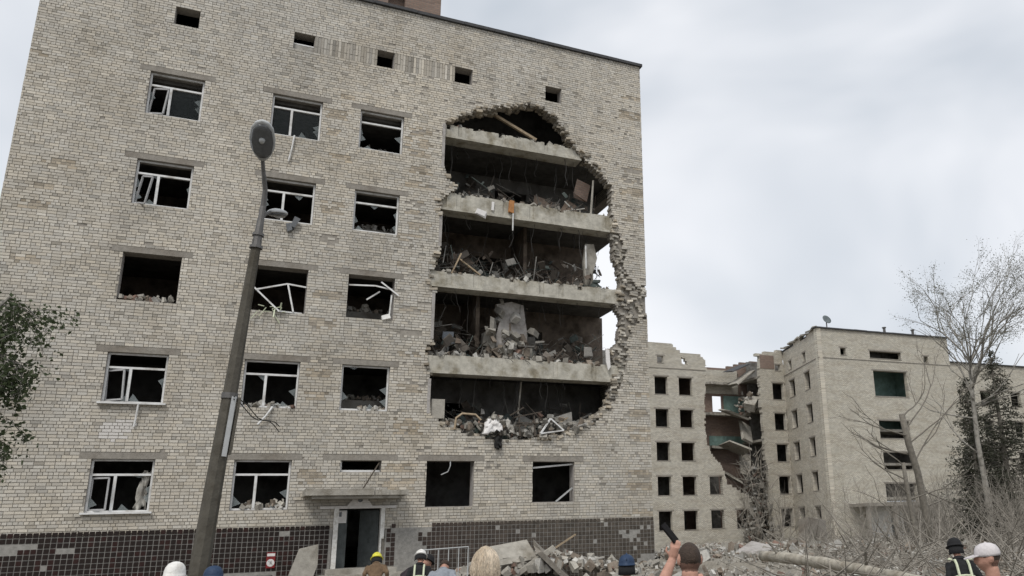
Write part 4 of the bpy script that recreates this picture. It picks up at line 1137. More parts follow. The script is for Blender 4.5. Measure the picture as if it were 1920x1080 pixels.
# dark insides: rear walls and floors
def slab(pts, z0, z1, mat, name='floor_slab', label=None):
    m = MB(); m.prism([(p[0], p[1], z0) for p in pts], (0, 0, z1 - z0)); return PR(m.build(name, mat, label=label))
slab([(38, 48.6), (45.9, 48.6), (45.9, 48.9), (38, 48.9)], 17.2, 19.9, 'room', 'inner_wall')
slab([(38, 48.6), (47.4, 48.6), (47.4, 48.9), (38, 48.9)], -1.3, 17.2, 'room', 'inner_wall')
slab([(47.2, 44.5), (47.4, 44.5), (47.4, 49.3), (47.2, 49.3)], 4.2, 17.2, 'redbrick', 'inner_wall')
slab([(40.4, 44.5), (40.6, 44.5), (40.6, 48.6), (40.4, 48.6)], -1.3, 17.2, 'room', 'inner_wall')
for z in (17.4, 13.9, 10.55, 7.2, 3.9, .6):
    slab([(38, 44.46), (47.2, 44.46), (47.2, 48.6), (38, 48.6)], z - .25, z, 'concrete')
    slab([(55.2, 44.46), (58.25, 44.3), (55.65, 34.7), (71.4, 33.85), (71.4, 39.5), (63, 39.8), (64, 52), (55.2, 52)], z - .25, z, 'concrete')
slab([(55.9, 48.2), (66, 48.2), (66, 48.4), (55.9, 48.4)], -1.3, 19.6, 'room', 'inner_wall')
slab([(59.6, 38.6), (59.8, 38.6), (61.9, 49), (61.7, 49)], -1.3, 20.2, 'room', 'inner_wall')
for z, mt in ((13.92, 'teal'), (10.57, 'teal'), (7.2, 'room'), (3.9, 'room'), (17.42, 'room')):
    a = [fb(5.6, 3.2, 0), fb(12.2, 3.2, 0), fb(12.2, 3.4, 0), fb(5.6, 3.4, 0)]
    slab([(p.x, p.y) for p in a], z, z + 3.05, mt, 'inner_wall')
    for u in (5.6, 12.0):
        a = [fb(u, .46, 0), fb(u + .2, .46, 0), fb(u + .2, 3.2, 0), fb(u, 3.2, 0)]
        slab([(p.x, p.y) for p in a], z, z + 3.05, mt, 'inner_wall')
a = [fb(.9, 2.2, 0), fb(16.7, 2.2, 0), fb(16.7, 2.4, 0), fb(.9, 2.4, 0)]
slab([(p.x, p.y) for p in a], 17.43, 19.98, 'room', 'inner_wall')
slab([(55.3, 34.5), (71.6, 33.8), (71.6, 46), (58.6, 46)], 20.0, 20.25, 'roofing', 'roof')
slab([(71.9, 34.9), (93.8, 34), (93.8, 46), (71.9, 46)], 17.6, 17.9, 'roofing', 'roof')
slab([(71.9, 38.5), (93.8, 37.6), (93.8, 37.9), (71.9, 38.8)], -1.3, 17.6, 'room', 'inner_wall')
slab([(47.4, 46.6), (50.4, 46.6), (50.4, 46.8), (47.4, 46.8)], -1.3, 6.9, 'soot', 'inner_wall')  # dark sheet added behind the lower windows so they look unlit
m = MB(); m.bar(fb(-.02, -.02, 17.35), fb(16.94, -.02, 17.35), .05, .07); PR(m.build('string_course', 'lintel'))
m = MB(); m.bar((57.95, 43.98, 17.35), (54.86, 33.88, 17.35), .07, .07); PR(m.build('string_course', 'lintel'))
m = MB(); m.bar((38, 43.98, 17.42), (47.9, 43.98, 17.42), .05, .07); PR(m.build('string_course', 'lintel'))
# exposed inner wall of the collapsed bay
polyI = [(0, -1.3), (0, 18.9), (5.8, 18.9), (7.0, 19.2), (8.4, 19.7), (10.4, 19.9), (10.4, -1.3)]
w = far_wall('inner_wall', (47.5, 49), (57.9, 49), polyI, [(4.07, 5.35, 13.86, 15.66), (6.0, 7.7, 17.35, 18.3)], [], 'redbrick', jit=.05, thick=.3, label='exposed brown brick wall inside the collapsed bay')
slab([(53.0, 49.6), (57.0, 49.6), (57.0, 49.8), (53.0, 49.8)], 16.8, 18.8, 'room', 'inner_wall')
m = MB(); m.box(50.9, 55.6, 48.93, 48.99, 10.15, 11.2); PR(m.build('paint_band', 'teal', label='band of teal paint on the exposed inner wall'))
m = MB(); m.box(53.0, 56.4, 48.92, 48.988, 13.7, 15.7); PR(m.build('paint_band', 'teal', label='grey-green plaster beside the see-through window'))
m = MB(); m.box(47.6, 55.0, 48.92, 48.988, 15.9, 18.6); PR(m.build('plaster_patch', 'far', label='pale upper part of the exposed inner wall'))
for z, e in ((13.6, 55.4), (10.0, 55.0), (17.0, 54.0)):
    m = MB(); x = 47.45
    while x < e: m.box(x, x + .35, 47.6 + rf.uniform(-.3, .3), 48.99, z - .26, z); x += .35
    PR(m.build('broken_slab', 'concrete'))
def tilted(cen, size, eul, mat, label):
    m = MB(); m.obox(cen, size, Euler([R_(a) for a in eul]).to_matrix(), jit=.12, rng=rf); return PR(m.build('hanging_slab', mat, label=label))
tilted((54.2, 46.6, 11.4), (1.5, 2.4, .25), (64, 20, 10), 'concrete', 'slab hanging steeply in the collapsed bay')
tilted((52.6, 46.4, 13.3), (2.6, 2.2, .22), (14, 16, 6), 'concrete', 'sagging floor slab high in the collapsed bay')
tilted((52.4, 46.2, 9.7), (2.8, 2.2, .22), (-10, 20, -6), 'concrete', 'sagging floor slab halfway up the collapsed bay')
tilted((51.2, 45.6, 6.6), (2.2, 1.8, .22), (12, 26, 4), 'concrete', 'lowest sagging slab in the collapsed bay')
tilted((54.0, 46.8, 8.0), (1.4, 2.6, .25), (70, 12, -8), 'concrete', 'lower slab hanging in the collapsed bay')
tilted((53.9, 46.2, 17.3), (3.0, 1.4, .22), (5, -33, 0), 'concrete', 'roof slab tipped at the top of the collapsed bay')
tilted((53.6, 46.8, 18.5), (2.6, 1.8, .12), (8, -22, 0), 'roofing', 'peeled strip of dark roofing at the top of the collapsed bay')
tilted((54.3, 45.4, 14.4), (1.6, 1.2, .9), (20, -40, 30), 'concrete', 'mass of broken concrete caught between floors')
sp = []
for _ in range(1700):
    t = rf.random(); z = -1.2 + 8.6 * t ** 1.5; w_ = 5.2 * (1 - t) + .5
    sp.append((53.4 + rf.uniform(-1, .8) * w_ * .55, 44.2 + rf.uniform(-2.2, 3.0) * (1 - t * .6), z, rf.uniform(.07, .36)))
heap('collapse_debris', 'cascade of broken masonry fallen from the collapsed inner corner', sp, dark=.62, rng=rf)
m = MB()
for _ in range(160):
    t = rf.random(); p = Vector((53.5 + rf.uniform(-1, .6) * (3.2 * (1 - t) + .6), 44 + rf.uniform(-1.6, 1.5), -.8 + 9.5 * t)); d = Vector((rf.gauss(0, .6), rf.gauss(0, .4), rf.gauss(0, 1))).normalized(); L = rf.uniform(.6, 2.6)
    m.tube([p, p + d * L * .5 + Vector((rf.uniform(-.15, .15), 0, 0)), p + d * L], [.05, .04, .015], 4)
m.build('collapse_bars', 'twig', kind='stuff', label='bent bars and splintered wood hanging in the collapsed corner', category='bars')
sp = [(rf.gauss(54.2, .55), rf.uniform(45, 47), rf.gauss(14.4, .5), rf.uniform(.1, .4)) for _ in range(90)]
heap('caught_debris', 'broken masonry caught at the third floor of the collapsed bay', sp, rng=rf)
# porch at the foot of the end wall
por = empty('porch', fb(7.6, -1.5, -1.2)); PR(por)
def PP(o): o.parent = por; o.matrix_parent_inverse = Matrix.Translation(por.location).inverted(); return o
m = MB(); m.bar(fb(2.0, -1.4, 3.15), fb(13.2, -1.4, 3.15), 2.8, .3); PP(m.build('porch_roof', 'lintel'))
for u in (2.3, 5.4, 9.9, 12.9):
    m = MB(); q = fb(u, -2.4, 0); m.box(q.x - .15, q.x + .15, q.y - .15, q.y + .15, -1.3, 3.0); PP(m.build('porch_post', 'lintel'))
m = MB(); m.bar(fb(4.2, -.2, .95), fb(6.6, -.2, .95), .2, 4.1); m.bar(fb(7.4, -.2, .95), fb(8.1, -.2, .95), .2, 4.1); PP(m.build('porch_screen', 'whitecap'))
m = MB(); m.bar(fb(6.6, -.15, .75), fb(7.4, -.15, .75), .1, 3.9); m.bar(fb(8.1, -.15, .75), fb(8.9, -.15, .75), .1, 3.9); PP(m.build('porch_door', 'door'))
# roof fittings
dsh = empty('satellite_dish', fb(2.1, 1.0, 20.25), label='grey satellite dish on the roof corner of the far building', category='satellite dish')
m = MB(); m.tube([(0, 0, 0), (0, 0, 1.0)], .06, 8); m.build('mast', 'steel', dsh)
m = MB(); m.lathe([(.05, -.16), (.3, -.1), (.5, 0), (.5, .03), (.3, -.06), (.02, -.12)], 18, (0, -.1, 1.3), Matrix.Rotation(R_(65), 3, 'X')); m.build('reflector', 'dish', dsh, smooth=True)
for u, nm in ((9.1, 'left'), (12.9, 'right')):
    q = fb(u, .6, 20.3); m = MB(); m.tube([(q.x, q.y, 20.2), (q.x, q.y, 21.05)], .14, 8); m.tube([(q.x, q.y, 21.05), (q.x, q.y, 21.15)], .22, 8)
    recenter(m.build('vent_pipe', 'steel', label='short vent pipe on the far roof, %s one of two' % nm, category='vent'))

# ================================================================== TREES
def grow(m, p, d, L, r, depth, rng, tips, spread=.55, droop=0.0, n=5, seg=3, shrink=.7, kids=(2, 3)):
    pts = [p.copy()]; rad = [r]; q = p.copy(); dd = d.copy()
    for s in range(seg):
        dd = (dd + Vector((rng.gauss(0, .12), rng.gauss(0, .12), rng.gauss(0, .08) - droop))).normalized()
        q = q + dd * (L / seg); pts.append(q.copy()); rad.append(r * (1 - .38 * (s + 1) / seg))
    m.tube(pts, rad, n if r > .03 else 4, cap=False)
    tips.append((depth, pts))
    if depth == 0: return
    for k in range(rng.randint(*kids)):
        t = rng.uniform(.35, 1.0) if k else 1.0
        i = min(int(t * seg), seg - 1); f = t * seg - i
        b = pts[i].lerp(pts[i + 1], f)
        ax = Vector((rng.gauss(0, 1), rng.gauss(0, 1), rng.gauss(0, .5))).normalized()
        nd = (dd + ax * spread * rng.uniform(.6, 1.3)).normalized()
        grow(m, b, nd, L * shrink * rng.uniform(.75, 1.15), max(r * .58, .004), depth - 1, rng, tips, spread, droop, n, seg, shrink, kids)
def leaves(m, tips, rng, dmax, per, size, sp=.15):
    for dep, pts in tips:
        if dep > dmax: continue
        for _ in range(per):
            i = rng.randrange(len(pts) - 1); b = pts[i].lerp(pts[i + 1], rng.random()) + Vector((rng.gauss(0, sp), rng.gauss(0, sp), rng.gauss(0, sp) - sp * .4))
            s = size * rng.uniform(.6, 1.3); rm = rrot(rng)
            vs = [tuple(b + rm @ Vector(v)) for v in ((0, -s, 0), (s * .55, 0, s * .12), (0, s, 0), (-s * .55, 0, s * .12))]
            m.add(vs, [(0, 1, 2, 3)])
rt = random.Random(8)
# leafy birch at the left edge
tl = empty('birch_tree', (-1.1, -13.3, 0), label='leafy dark green birch hanging into the left edge of the picture', category='tree')
wood = MB(); tips = []
wood.tube([(0, 0, -.1), (.03, .05, 2), (.0, .1, 4.5), (.08, .05, 7.0), (.05, .0, 9)], [.17, .15, .11, .07, .03], 9)
LIMBS = [((0, .1, 4.4), (1.15, .1, 5.95), (1.6, .1, 5.6)), ((0, .08, 3.6), (1.1, .05, 5.0), (1.5, .05, 4.75)), ((0, .08, 3.0), (1.05, -.1, 3.95), (1.4, .0, 3.6)),
         ((.02, .1, 5.0), (-.9, .4, 6.0), (-1.7, .6, 6.2)), ((.02, .1, 5.6), (.3, 1.0, 6.5), (.3, 1.8, 6.6)), ((.05, .1, 6.3), (.3, -.6, 7.2), (-.2, -1.3, 7.4)), ((.02, .08, 4.0), (-1.2, -.2, 4.8), (-1.8, -.4, 4.7))]
for li, L in enumerate(LIMBS):
    P0, P1, P2 = [Vector(v) for v in L]
    pts = [P0.lerp(P1, t / 3) for t in range(4)] + [P1.lerp(P2, .5) + Vector((0, 0, .06)), P2]
    wood.tube(pts, [.05, .042, .034, .026, .018, .01], 6)
    for k in range(26 if li < 3 else 12):
        t = rt.uniform(.35, 1); b = (P0.lerp(P1, min(1, t * 1.3)) if t < .77 else P1.lerp(P2, (t - .77) / .23))
        d = Vector((rt.gauss(0, .6), rt.gauss(0, .6), rt.uniform(-.9, .35))).normalized()
        grow(wood, b, d, rt.uniform(.3, .55), .009, 2, rt, tips, .6, .12, 4, 3, .7, (2, 3))
wood.build('trunk', 'birch', tl, smooth=True)
lv = MB(); leaves(lv, tips, rt, 2, 6, .047, .09); lv.build('crown', 'leaf_left', tl)
# tall thin birch at right
tr = empty('birch_tree', (37.05, -.37, -.1), label='tall thin pale birch with sparse leaves at the right', category='tree')
wood = MB(); tips = []
tk = [(0, 0, 0), (.05, 0, 3), (.0, .1, 5.5), (.1, .1, 8), (.25, .1, 9.3)]
wood.tube(tk, [.17, .145, .12, .095, .085], 9)
top = Vector(tk[-1])
for k in range(13):
    d = (Vector((rt.gauss(0, .40), rt.gauss(0, .40), 1.0)) + Vector((.89, -.455, 0)) * .24).normalized()
    grow(wood, top + Vector((0, 0, rt.uniform(-1.2, .3))), d, rt.uniform(1.9, 2.9), .05, 5, rt, tips, .46, .015, 4, 3, .72, (2, 3))
for k in range(10):
    t = rt.uniform(.3, .95); i = min(int(t * 4), 3); b = Vector(tk[i]).lerp(Vector(tk[i + 1]), t * 4 - i)
    d = Vector((rt.gauss(0, 1), rt.gauss(0, 1), .7)).normalized()
    grow(wood, b, d, rt.uniform(1.6, 2.6), .045, 2, rt, [], .4, 0, 5, 3, .7, (1, 2))
wood.build('trunk', 'birch', tr, smooth=True)
lv = MB(); leaves(lv, tips, rt, 1, 5, .036, .17); lv.build('crown', 'leaf_right', tr)
# snapped trunk with bare limbs
sn = empty('snapped_tree', (28.25, -5.3, -.05), label='snapped bare tree trunk with thin limbs in front of the end wall', category='tree')
wood = MB()
wood.tube([(0, 0, 0), (-.12, 0, 2), (-.4, -.1, 3.6), (-.75, -.15, 4.7), (-.98, -.2, 5.85)], [.17, .15, .135, .13, .12], 9)
for a, b, L in (((-.98, -.2, 5.7), (.9, .2, .55), 2.0), ((-.9, -.2, 5.2), (.75, .1, .7), 2.7), ((-.75, -.15, 4.7), (.8, 0, .55), 2.5), ((-.5, -.1, 4.0), (.85, .1, .45), 2.3), ((-.3, 0, 3.0), (.8, 0, -.35), 2.2), ((-.8, -.2, 5.0), (-.9, .1, .25), 1.6), ((-.2, 0, 2.3), (.9, .3, .2), 2.0), ((-.6, 0, 4.3), (-.8, .2, .1), 1.4)):
    grow(wood, Vector(a), Vector(b).normalized(), L, .036, 3, rt, [], .45, -.03, 5, 4, .62, (1, 3))
wood.build('trunk', 'bark', sn, smooth=True)
s2 = empty('broken_tree', (26.6, -6.3, -.05), label='thin pale broken trunk left of the snapped tree', category='tree')
wood = MB(); wood.tube([(0, 0, 0), (-.1, 0, 1.6), (-.25, 0, 3.1), (-.3, 0, 3.9)], [.10, .095, .085, .07], 8)
for k in range(5): grow(wood, Vector((-.2, 0, rt.uniform(1.2, 3.8))), Vector((rt.choice([-1, 1]) * .8, rt.gauss(0, .3), .5)).normalized(), 1.4, .03, 2, rt, [], .5, 0, 4, 3, .65, (1, 3))
wood.build('trunk', 'bark', s2, smooth=True)
# dark evergreens on the right
def evergreen(loc, h, rad, label, seed):
    rr = random.Random(seed); t = empty('evergreen_tree', loc, label=label, category='tree', group='dark evergreens at the right')
    wd = MB(); wd.tube([(0, 0, 0), (0, 0, h * .5), (0, 0, h)], [.22, .14, .03], 8)
    lf = MB(); z = .7
    while z < h:
        k = 1 - (z / h) ** 1.3; nb = int(7 + 9 * k)
        for b in range(nb):
            a = rr.uniform(0, 2 * math.pi); L = rad * (k * rr.uniform(.4, 1.2) + .08)
            e = Vector((math.cos(a) * L, math.sin(a) * L, z + L * rr.uniform(-.25, .15)))
            s = Vector((0, 0, z)); wd.tube([s, (s + e) / 2 + Vector((0, 0, .08)), e], [.03, .02, .006], 4, cap=False)
            for _ in range(int(10 + 15 * L)):
                u = rr.uniform(.25, 1.05); c = s.lerp(e, u) + Vector((rr.gauss(0, .13), rr.gauss(0, .13), rr.gauss(0, .12) - .06))
                rm = rrot(rr); q = rr.uniform(.05, .13)
                lf.add([tuple(c + rm @ Vector(v)) for v in ((0, -q, 0), (q * .3, 0, 0), (0, q, 0), (-q * .3, 0, 0))], [(0, 1, 2, 3)])
        z += rr.uniform(.22, .38)
    wd.build('trunk', 'bark', t); lf.build('crown', 'needle', t)
evergreen((42.9, 3.2, -.2), 11.4, 3.0, 'dark evergreen right behind the birch trunk, taller of the two', 1)
evergreen((41.0, 3.6, -.2), 9.6, 2.2, 'shorter dark evergreen close to the right of the birch trunk', 2)
evergreen((44.6, 1.0, -.2), 10.4, 2.8, 'dark evergreen cut by the right edge of the picture', 3)
# bare shrubs and brushwood
def shrub(name, loc, h, n, label, seed, group=None, mat='twig'):
    rr = random.Random(seed); m = MB()
    for k in range(n):
        d = Vector((rr.gauss(0, .45), rr.gauss(0, .45), 1)).normalized()
        grow(m, Vector((rr.gauss(0, .25), rr.gauss(0, .25), -.1)), d, h * rr.uniform(.35, .6), .026, 3, rr, [], .5, .0, 4, 3, .7, (2, 3))
    o = m.build(name, mat, label=label, category='shrub', group=group); o.location = loc; return o
shrub('bare_shrub', (47.5, 25, -.7), 5.0, 12, 'tall bare shrub in front of the inner corner of the far building', 31)
shrub('bare_shrub', (50.2, 30.0, -.9), 4.6, 10, 'bare shrub below the side wall of the far building', 32)
shrub('bare_shrub', (49.6, 38.5, -.9), 7.5, 14, 'tallest bare shrub, standing before the collapsed corner', 34)
shrub('bare_shrub', (29.6, 6.5, -.1), 3.4, 9, 'bare shrub by the corner of the near building', 33)
BR = [(56, 19, 5.2), (50, 15, 5.0), (46, 12, 4.6), (42, 10, 4.2), (55, 15, 5.0), (38.5, 5.5, 3.8), (33, -1.5, 3.2), (35.5, -3.5, 3.4), (31.5, -6, 3.0), (29.5, -8.2, 2.8), (34, 2.5, 3.2), (38, -2.5, 3.6), (33.5, -7.5, 3.0), (47, 20, 5), (41, 1.5, 4)]
def scr(p): return (p[0] - CAM.x) / (p[1] - CAM.y)
for i, (x, y, h) in enumerate(sorted(BR, key=scr)):
    shrub('brushwood', (x, y, ground_z(x, y) + .2), h, 15, 'tangled bare brushwood in front of the far end wall, %s from the left' % ORD[i], 40 + i, 'brushwood before the end wall')
m = MB(); rr = random.Random(77)
for k in range(1500):
    t = rr.random(); x = 22 + 24 * rr.random(); y = -13 + 24 * rr.random()
    if y > (x - 20) * 1.35 - 6: continue
    p = Vector((x, y, rr.uniform(.1, .9))); d = Vector((rr.gauss(0, 1), rr.gauss(0, 1), abs(rr.gauss(0, .45)))).normalized(); L = rr.uniform(.6, 2.2)
    q = p + d * L * .5 + Vector((0, 0, rr.uniform(-.1, .15)))
    m.tube([p, q, p + d * L], [.026, .02, .007], 4, cap=False)
for k in range(650):
    a = R_(rr.uniform(36, 51.5)); D_ = rr.uniform(14.5, 34); x = CAM.x + math.sin(a) * D_; y = CAM.y + math.cos(a) * D_
    p = Vector((x, y, rr.uniform(.15, .75))); d = Vector((rr.gauss(0, 1), rr.gauss(0, 1), abs(rr.gauss(0, .5)))).normalized(); L = rr.uniform(.5, 2.4)
    q = p + d * L * .5 + Vector((0, 0, rr.uniform(-.1, .2)))
    m.tube([p, q, p + d * L], [.017, .012, .004], 4, cap=False)
m.build('fallen_twigs', 'twig', kind='stuff', label='litter of fallen branches and twigs over the rubble at right', category='twigs')

# ================================================================== FALLEN LOG, RUBBLE
lg = empty('fallen_log', (16.62, -10.97, .95), label='long pale fallen tree trunk lying across the rubble at right', category='log')
m = MB(); N = 26
a, b = Vector((0, 0, 0.05)), Vector((-3.6, -11.5, -.12))
pts, rad = [], []
rr = random.Random(15)
for i in range(N):
    t = i / (N - 1); p = a.lerp(b, t) + Vector((rr.uniform(-.008, .008), 0, .05 * math.sin(t * 5) + rr.uniform(-.005, .005)))
    pts.append(p); rad.append(.135 * (1 - .45 * t) * (1 + rr.uniform(-.018, .018) + (.12 if i in (4, 9, 17) else 0)))
m.tube(pts, rad, 10); m.build('trunk', 'log', lg, smooth=True)
for i, (t, d) in enumerate([(.12, (-.3, .3, 1)), (.34, (.2, .4, .9)), (.55, (-.2, -.5, .8)), (.4, (.5, -.3, -.6))]):
    w = MB(); grow(w, a.lerp(b, t), Vector(d).normalized(), .5, .035, 1, rr, [], .5, 0, 5, 3, .7, (1, 2)); w.build('branch_stub', 'bark', lg)
rr = random.Random(99)
def mound(x, y):
    """height of the rubble carpet above the ground"""
    h = .35 + .25 * mnoise.noise(Vector((x * .22, y * .22, 0))) + .18 * mnoise.noise(Vector((x * .7, y * .7, 5)))
    if x > 18.9: h += .55 * math.exp(-((y + 3) / 6.0) ** 2) * math.exp(-((x - 24) / 9) ** 2)
    if y < -.2 and x > 9: h += .55 * math.exp(-((x - 13.5) / 2.2) ** 2) * math.exp(-((y + 1.4) / 1.3) ** 2)
    fade = 1.0
    if x < 18.9: fade = max(0, min(1, (x - 9.2) / 2.0)) * max(0, min(1, (y + 5.5) / 2.0))
    dc = math.hypot(x - CAM.x, y - CAM.y)
    if x >= 18.9 or y < -5.5: fade = max(0, min(1, (dc - 12) / 6.0))
    return max(-.1, h * fade + ground_z(x, y)) - (.12 if fade < .02 else 0)
m = MB()
gx = [9 + .5 * i for i in range(110)]; gy = [-24 + .5 * i for i in range(136)]
idx = {}
for y in gy:
    for x in gx:
        if x < 19.0 and y > -.1: continue
        if y < -6 and x < 9.5 + (-y - 6) * .25: continue
        if y > (x - 19) * 1.75 + 3: continue
        idx[(x, y)] = len(m.v); m.v.append((x, y, mound(x, y) - .05 + rr.uniform(-.06, .06))); m.c.append((.24, .22, .185))
for (x, y), i in idx.items():
    k = [(x + .5, y), (x + .5, y + .5), (x, y + .5)]
    if all(q in idx for q in k): m.f.append((i, idx[k[0]], idx[k[1]], idx[k[2]]))
m.build('rubble_bed', 'rubble', smooth=False, kind='stuff', label='bed of crushed rubble covering the yard', category='rubble')
sp = []
cells = list(idx)
while len(sp) < 11000:
    x, y = rr.choice(cells); x += rr.random() * .5; y += rr.random() * .5
    s = rr.choice([.06, .08, .1, .1, .14, .18, .26]) * rr.uniform(.7, 1.3)
    d = math.hypot(x - CAM.x, y - CAM.y)
    if d > 45 and s < .12: continue
    if d < 15 or (d < 19 and s > .15): continue
    sp.append((x, y, mound(x, y) + s * .15, s))
while len(sp) < 21000:
    x, y = rr.choice(cells); x += rr.random() * .5; y += rr.random() * .5; d = math.hypot(x - CAM.x, y - CAM.y)
    if 15 < d < 38: s = rr.uniform(.035, .09); sp.append((x, y, mound(x, y) + rr.uniform(-.02, .05), s))
heap('rubble_field', 'loose broken brick and concrete strewn over the yard at right', sp, rng=rr)
sp = []
for _ in range(420):
    x = rr.gauss(13.6, 1.6); y = -rr.uniform(.2, 3.0); s = rr.uniform(.07, .3)
    sp.append((x, y, mound(x, y) + rr.uniform(0, .2) * math.exp(-((x - 13) / 1.5) ** 2), s))
heap('facade_rubble', 'pile of broken brick at the foot of the wall below the hole', sp, rng=rr)
def slabthing(cen, size, eul, label, mat='concrete', name='concrete_slab', cat='slab', jit=.12):
    m = MB(); m.obox(cen, size, Euler([R_(v) for v in eul]).to_matrix(), jit=jit, rng=rr); return recenter(m.build(name, mat, label=label, category=cat))
slabthing((12.45, -2.2, 1.08), (1.5, 1.0, .16), (38, -8, 8), 'pale concrete slab tilted up on the rubble pile, uppermost of three')
slabthing((13.0, -2.9, .82), (1.7, .22, .16), (0, -33, -8), 'narrow concrete beam sloping like a gable on the rubble pile')
slabthing((13.75, -2.6, .80), (1.5, 1.1, .14), (20, 42, 4), 'dark concrete slab leaning right against the sloping beam', mat='lintel')
slabthing((14.6, -2.0, .72), (1.4, .16, .1), (0, 24, 10), 'flat dark plank lying on the rubble right of the slabs', 'darkwood', 'plank', 'plank')
slabthing((14.3, -1.6, 1.25), (1.7, .05, .05), (0, -28, 6), 'thin pole sticking up right from the rubble pile', 'wood', 'pole', 'pole', 0)
slabthing((15.6, -1.8, .8), (.9, .12, .05), (0, -5, 12), 'light board lying across the rubble by the tiled plinth', 'board', 'board', 'board')
slabthing((21.5, -3.0, .75), (1.5, 1.0, .22), (12, -15, 25), 'broken wall block on the rubble right of the building corner', 'plaster', 'wall_block', 'block', .3)
slabthing((24.5, -2.5, .75), (1.2, .8, .25), (-14, 12, -20), 'broken wall block half buried beyond the phone man', 'plaster', 'wall_block', 'block', .3)
slabthing((33.5, 9.0, .9), (1.9, .6, 2.2), (0, 4, 20), 'grey upright block standing before the collapsed corner', 'lintel', 'wall_block', 'block', .1)
# a metal barrier near the plinth
bar = empty('metal_barrier', (9.2, -3.2, .2), label='grey tubular barrier between the firemen and the rubble pile', category='barrier')
m = MB(); m.tube([(0, 0, 0), (0, 0, 1.15), (1.6, .2, 1.2), (1.6, .2, 0)], .025, 6); m.build('frame', 'lampshell', bar)
for i in range(4):
    m = MB(); x = .3 + .33 * i; m.tube([(x, x * .125, .15), (x, x * .125, 1.17)], .016, 6); m.build('bar', 'lampshell', bar)

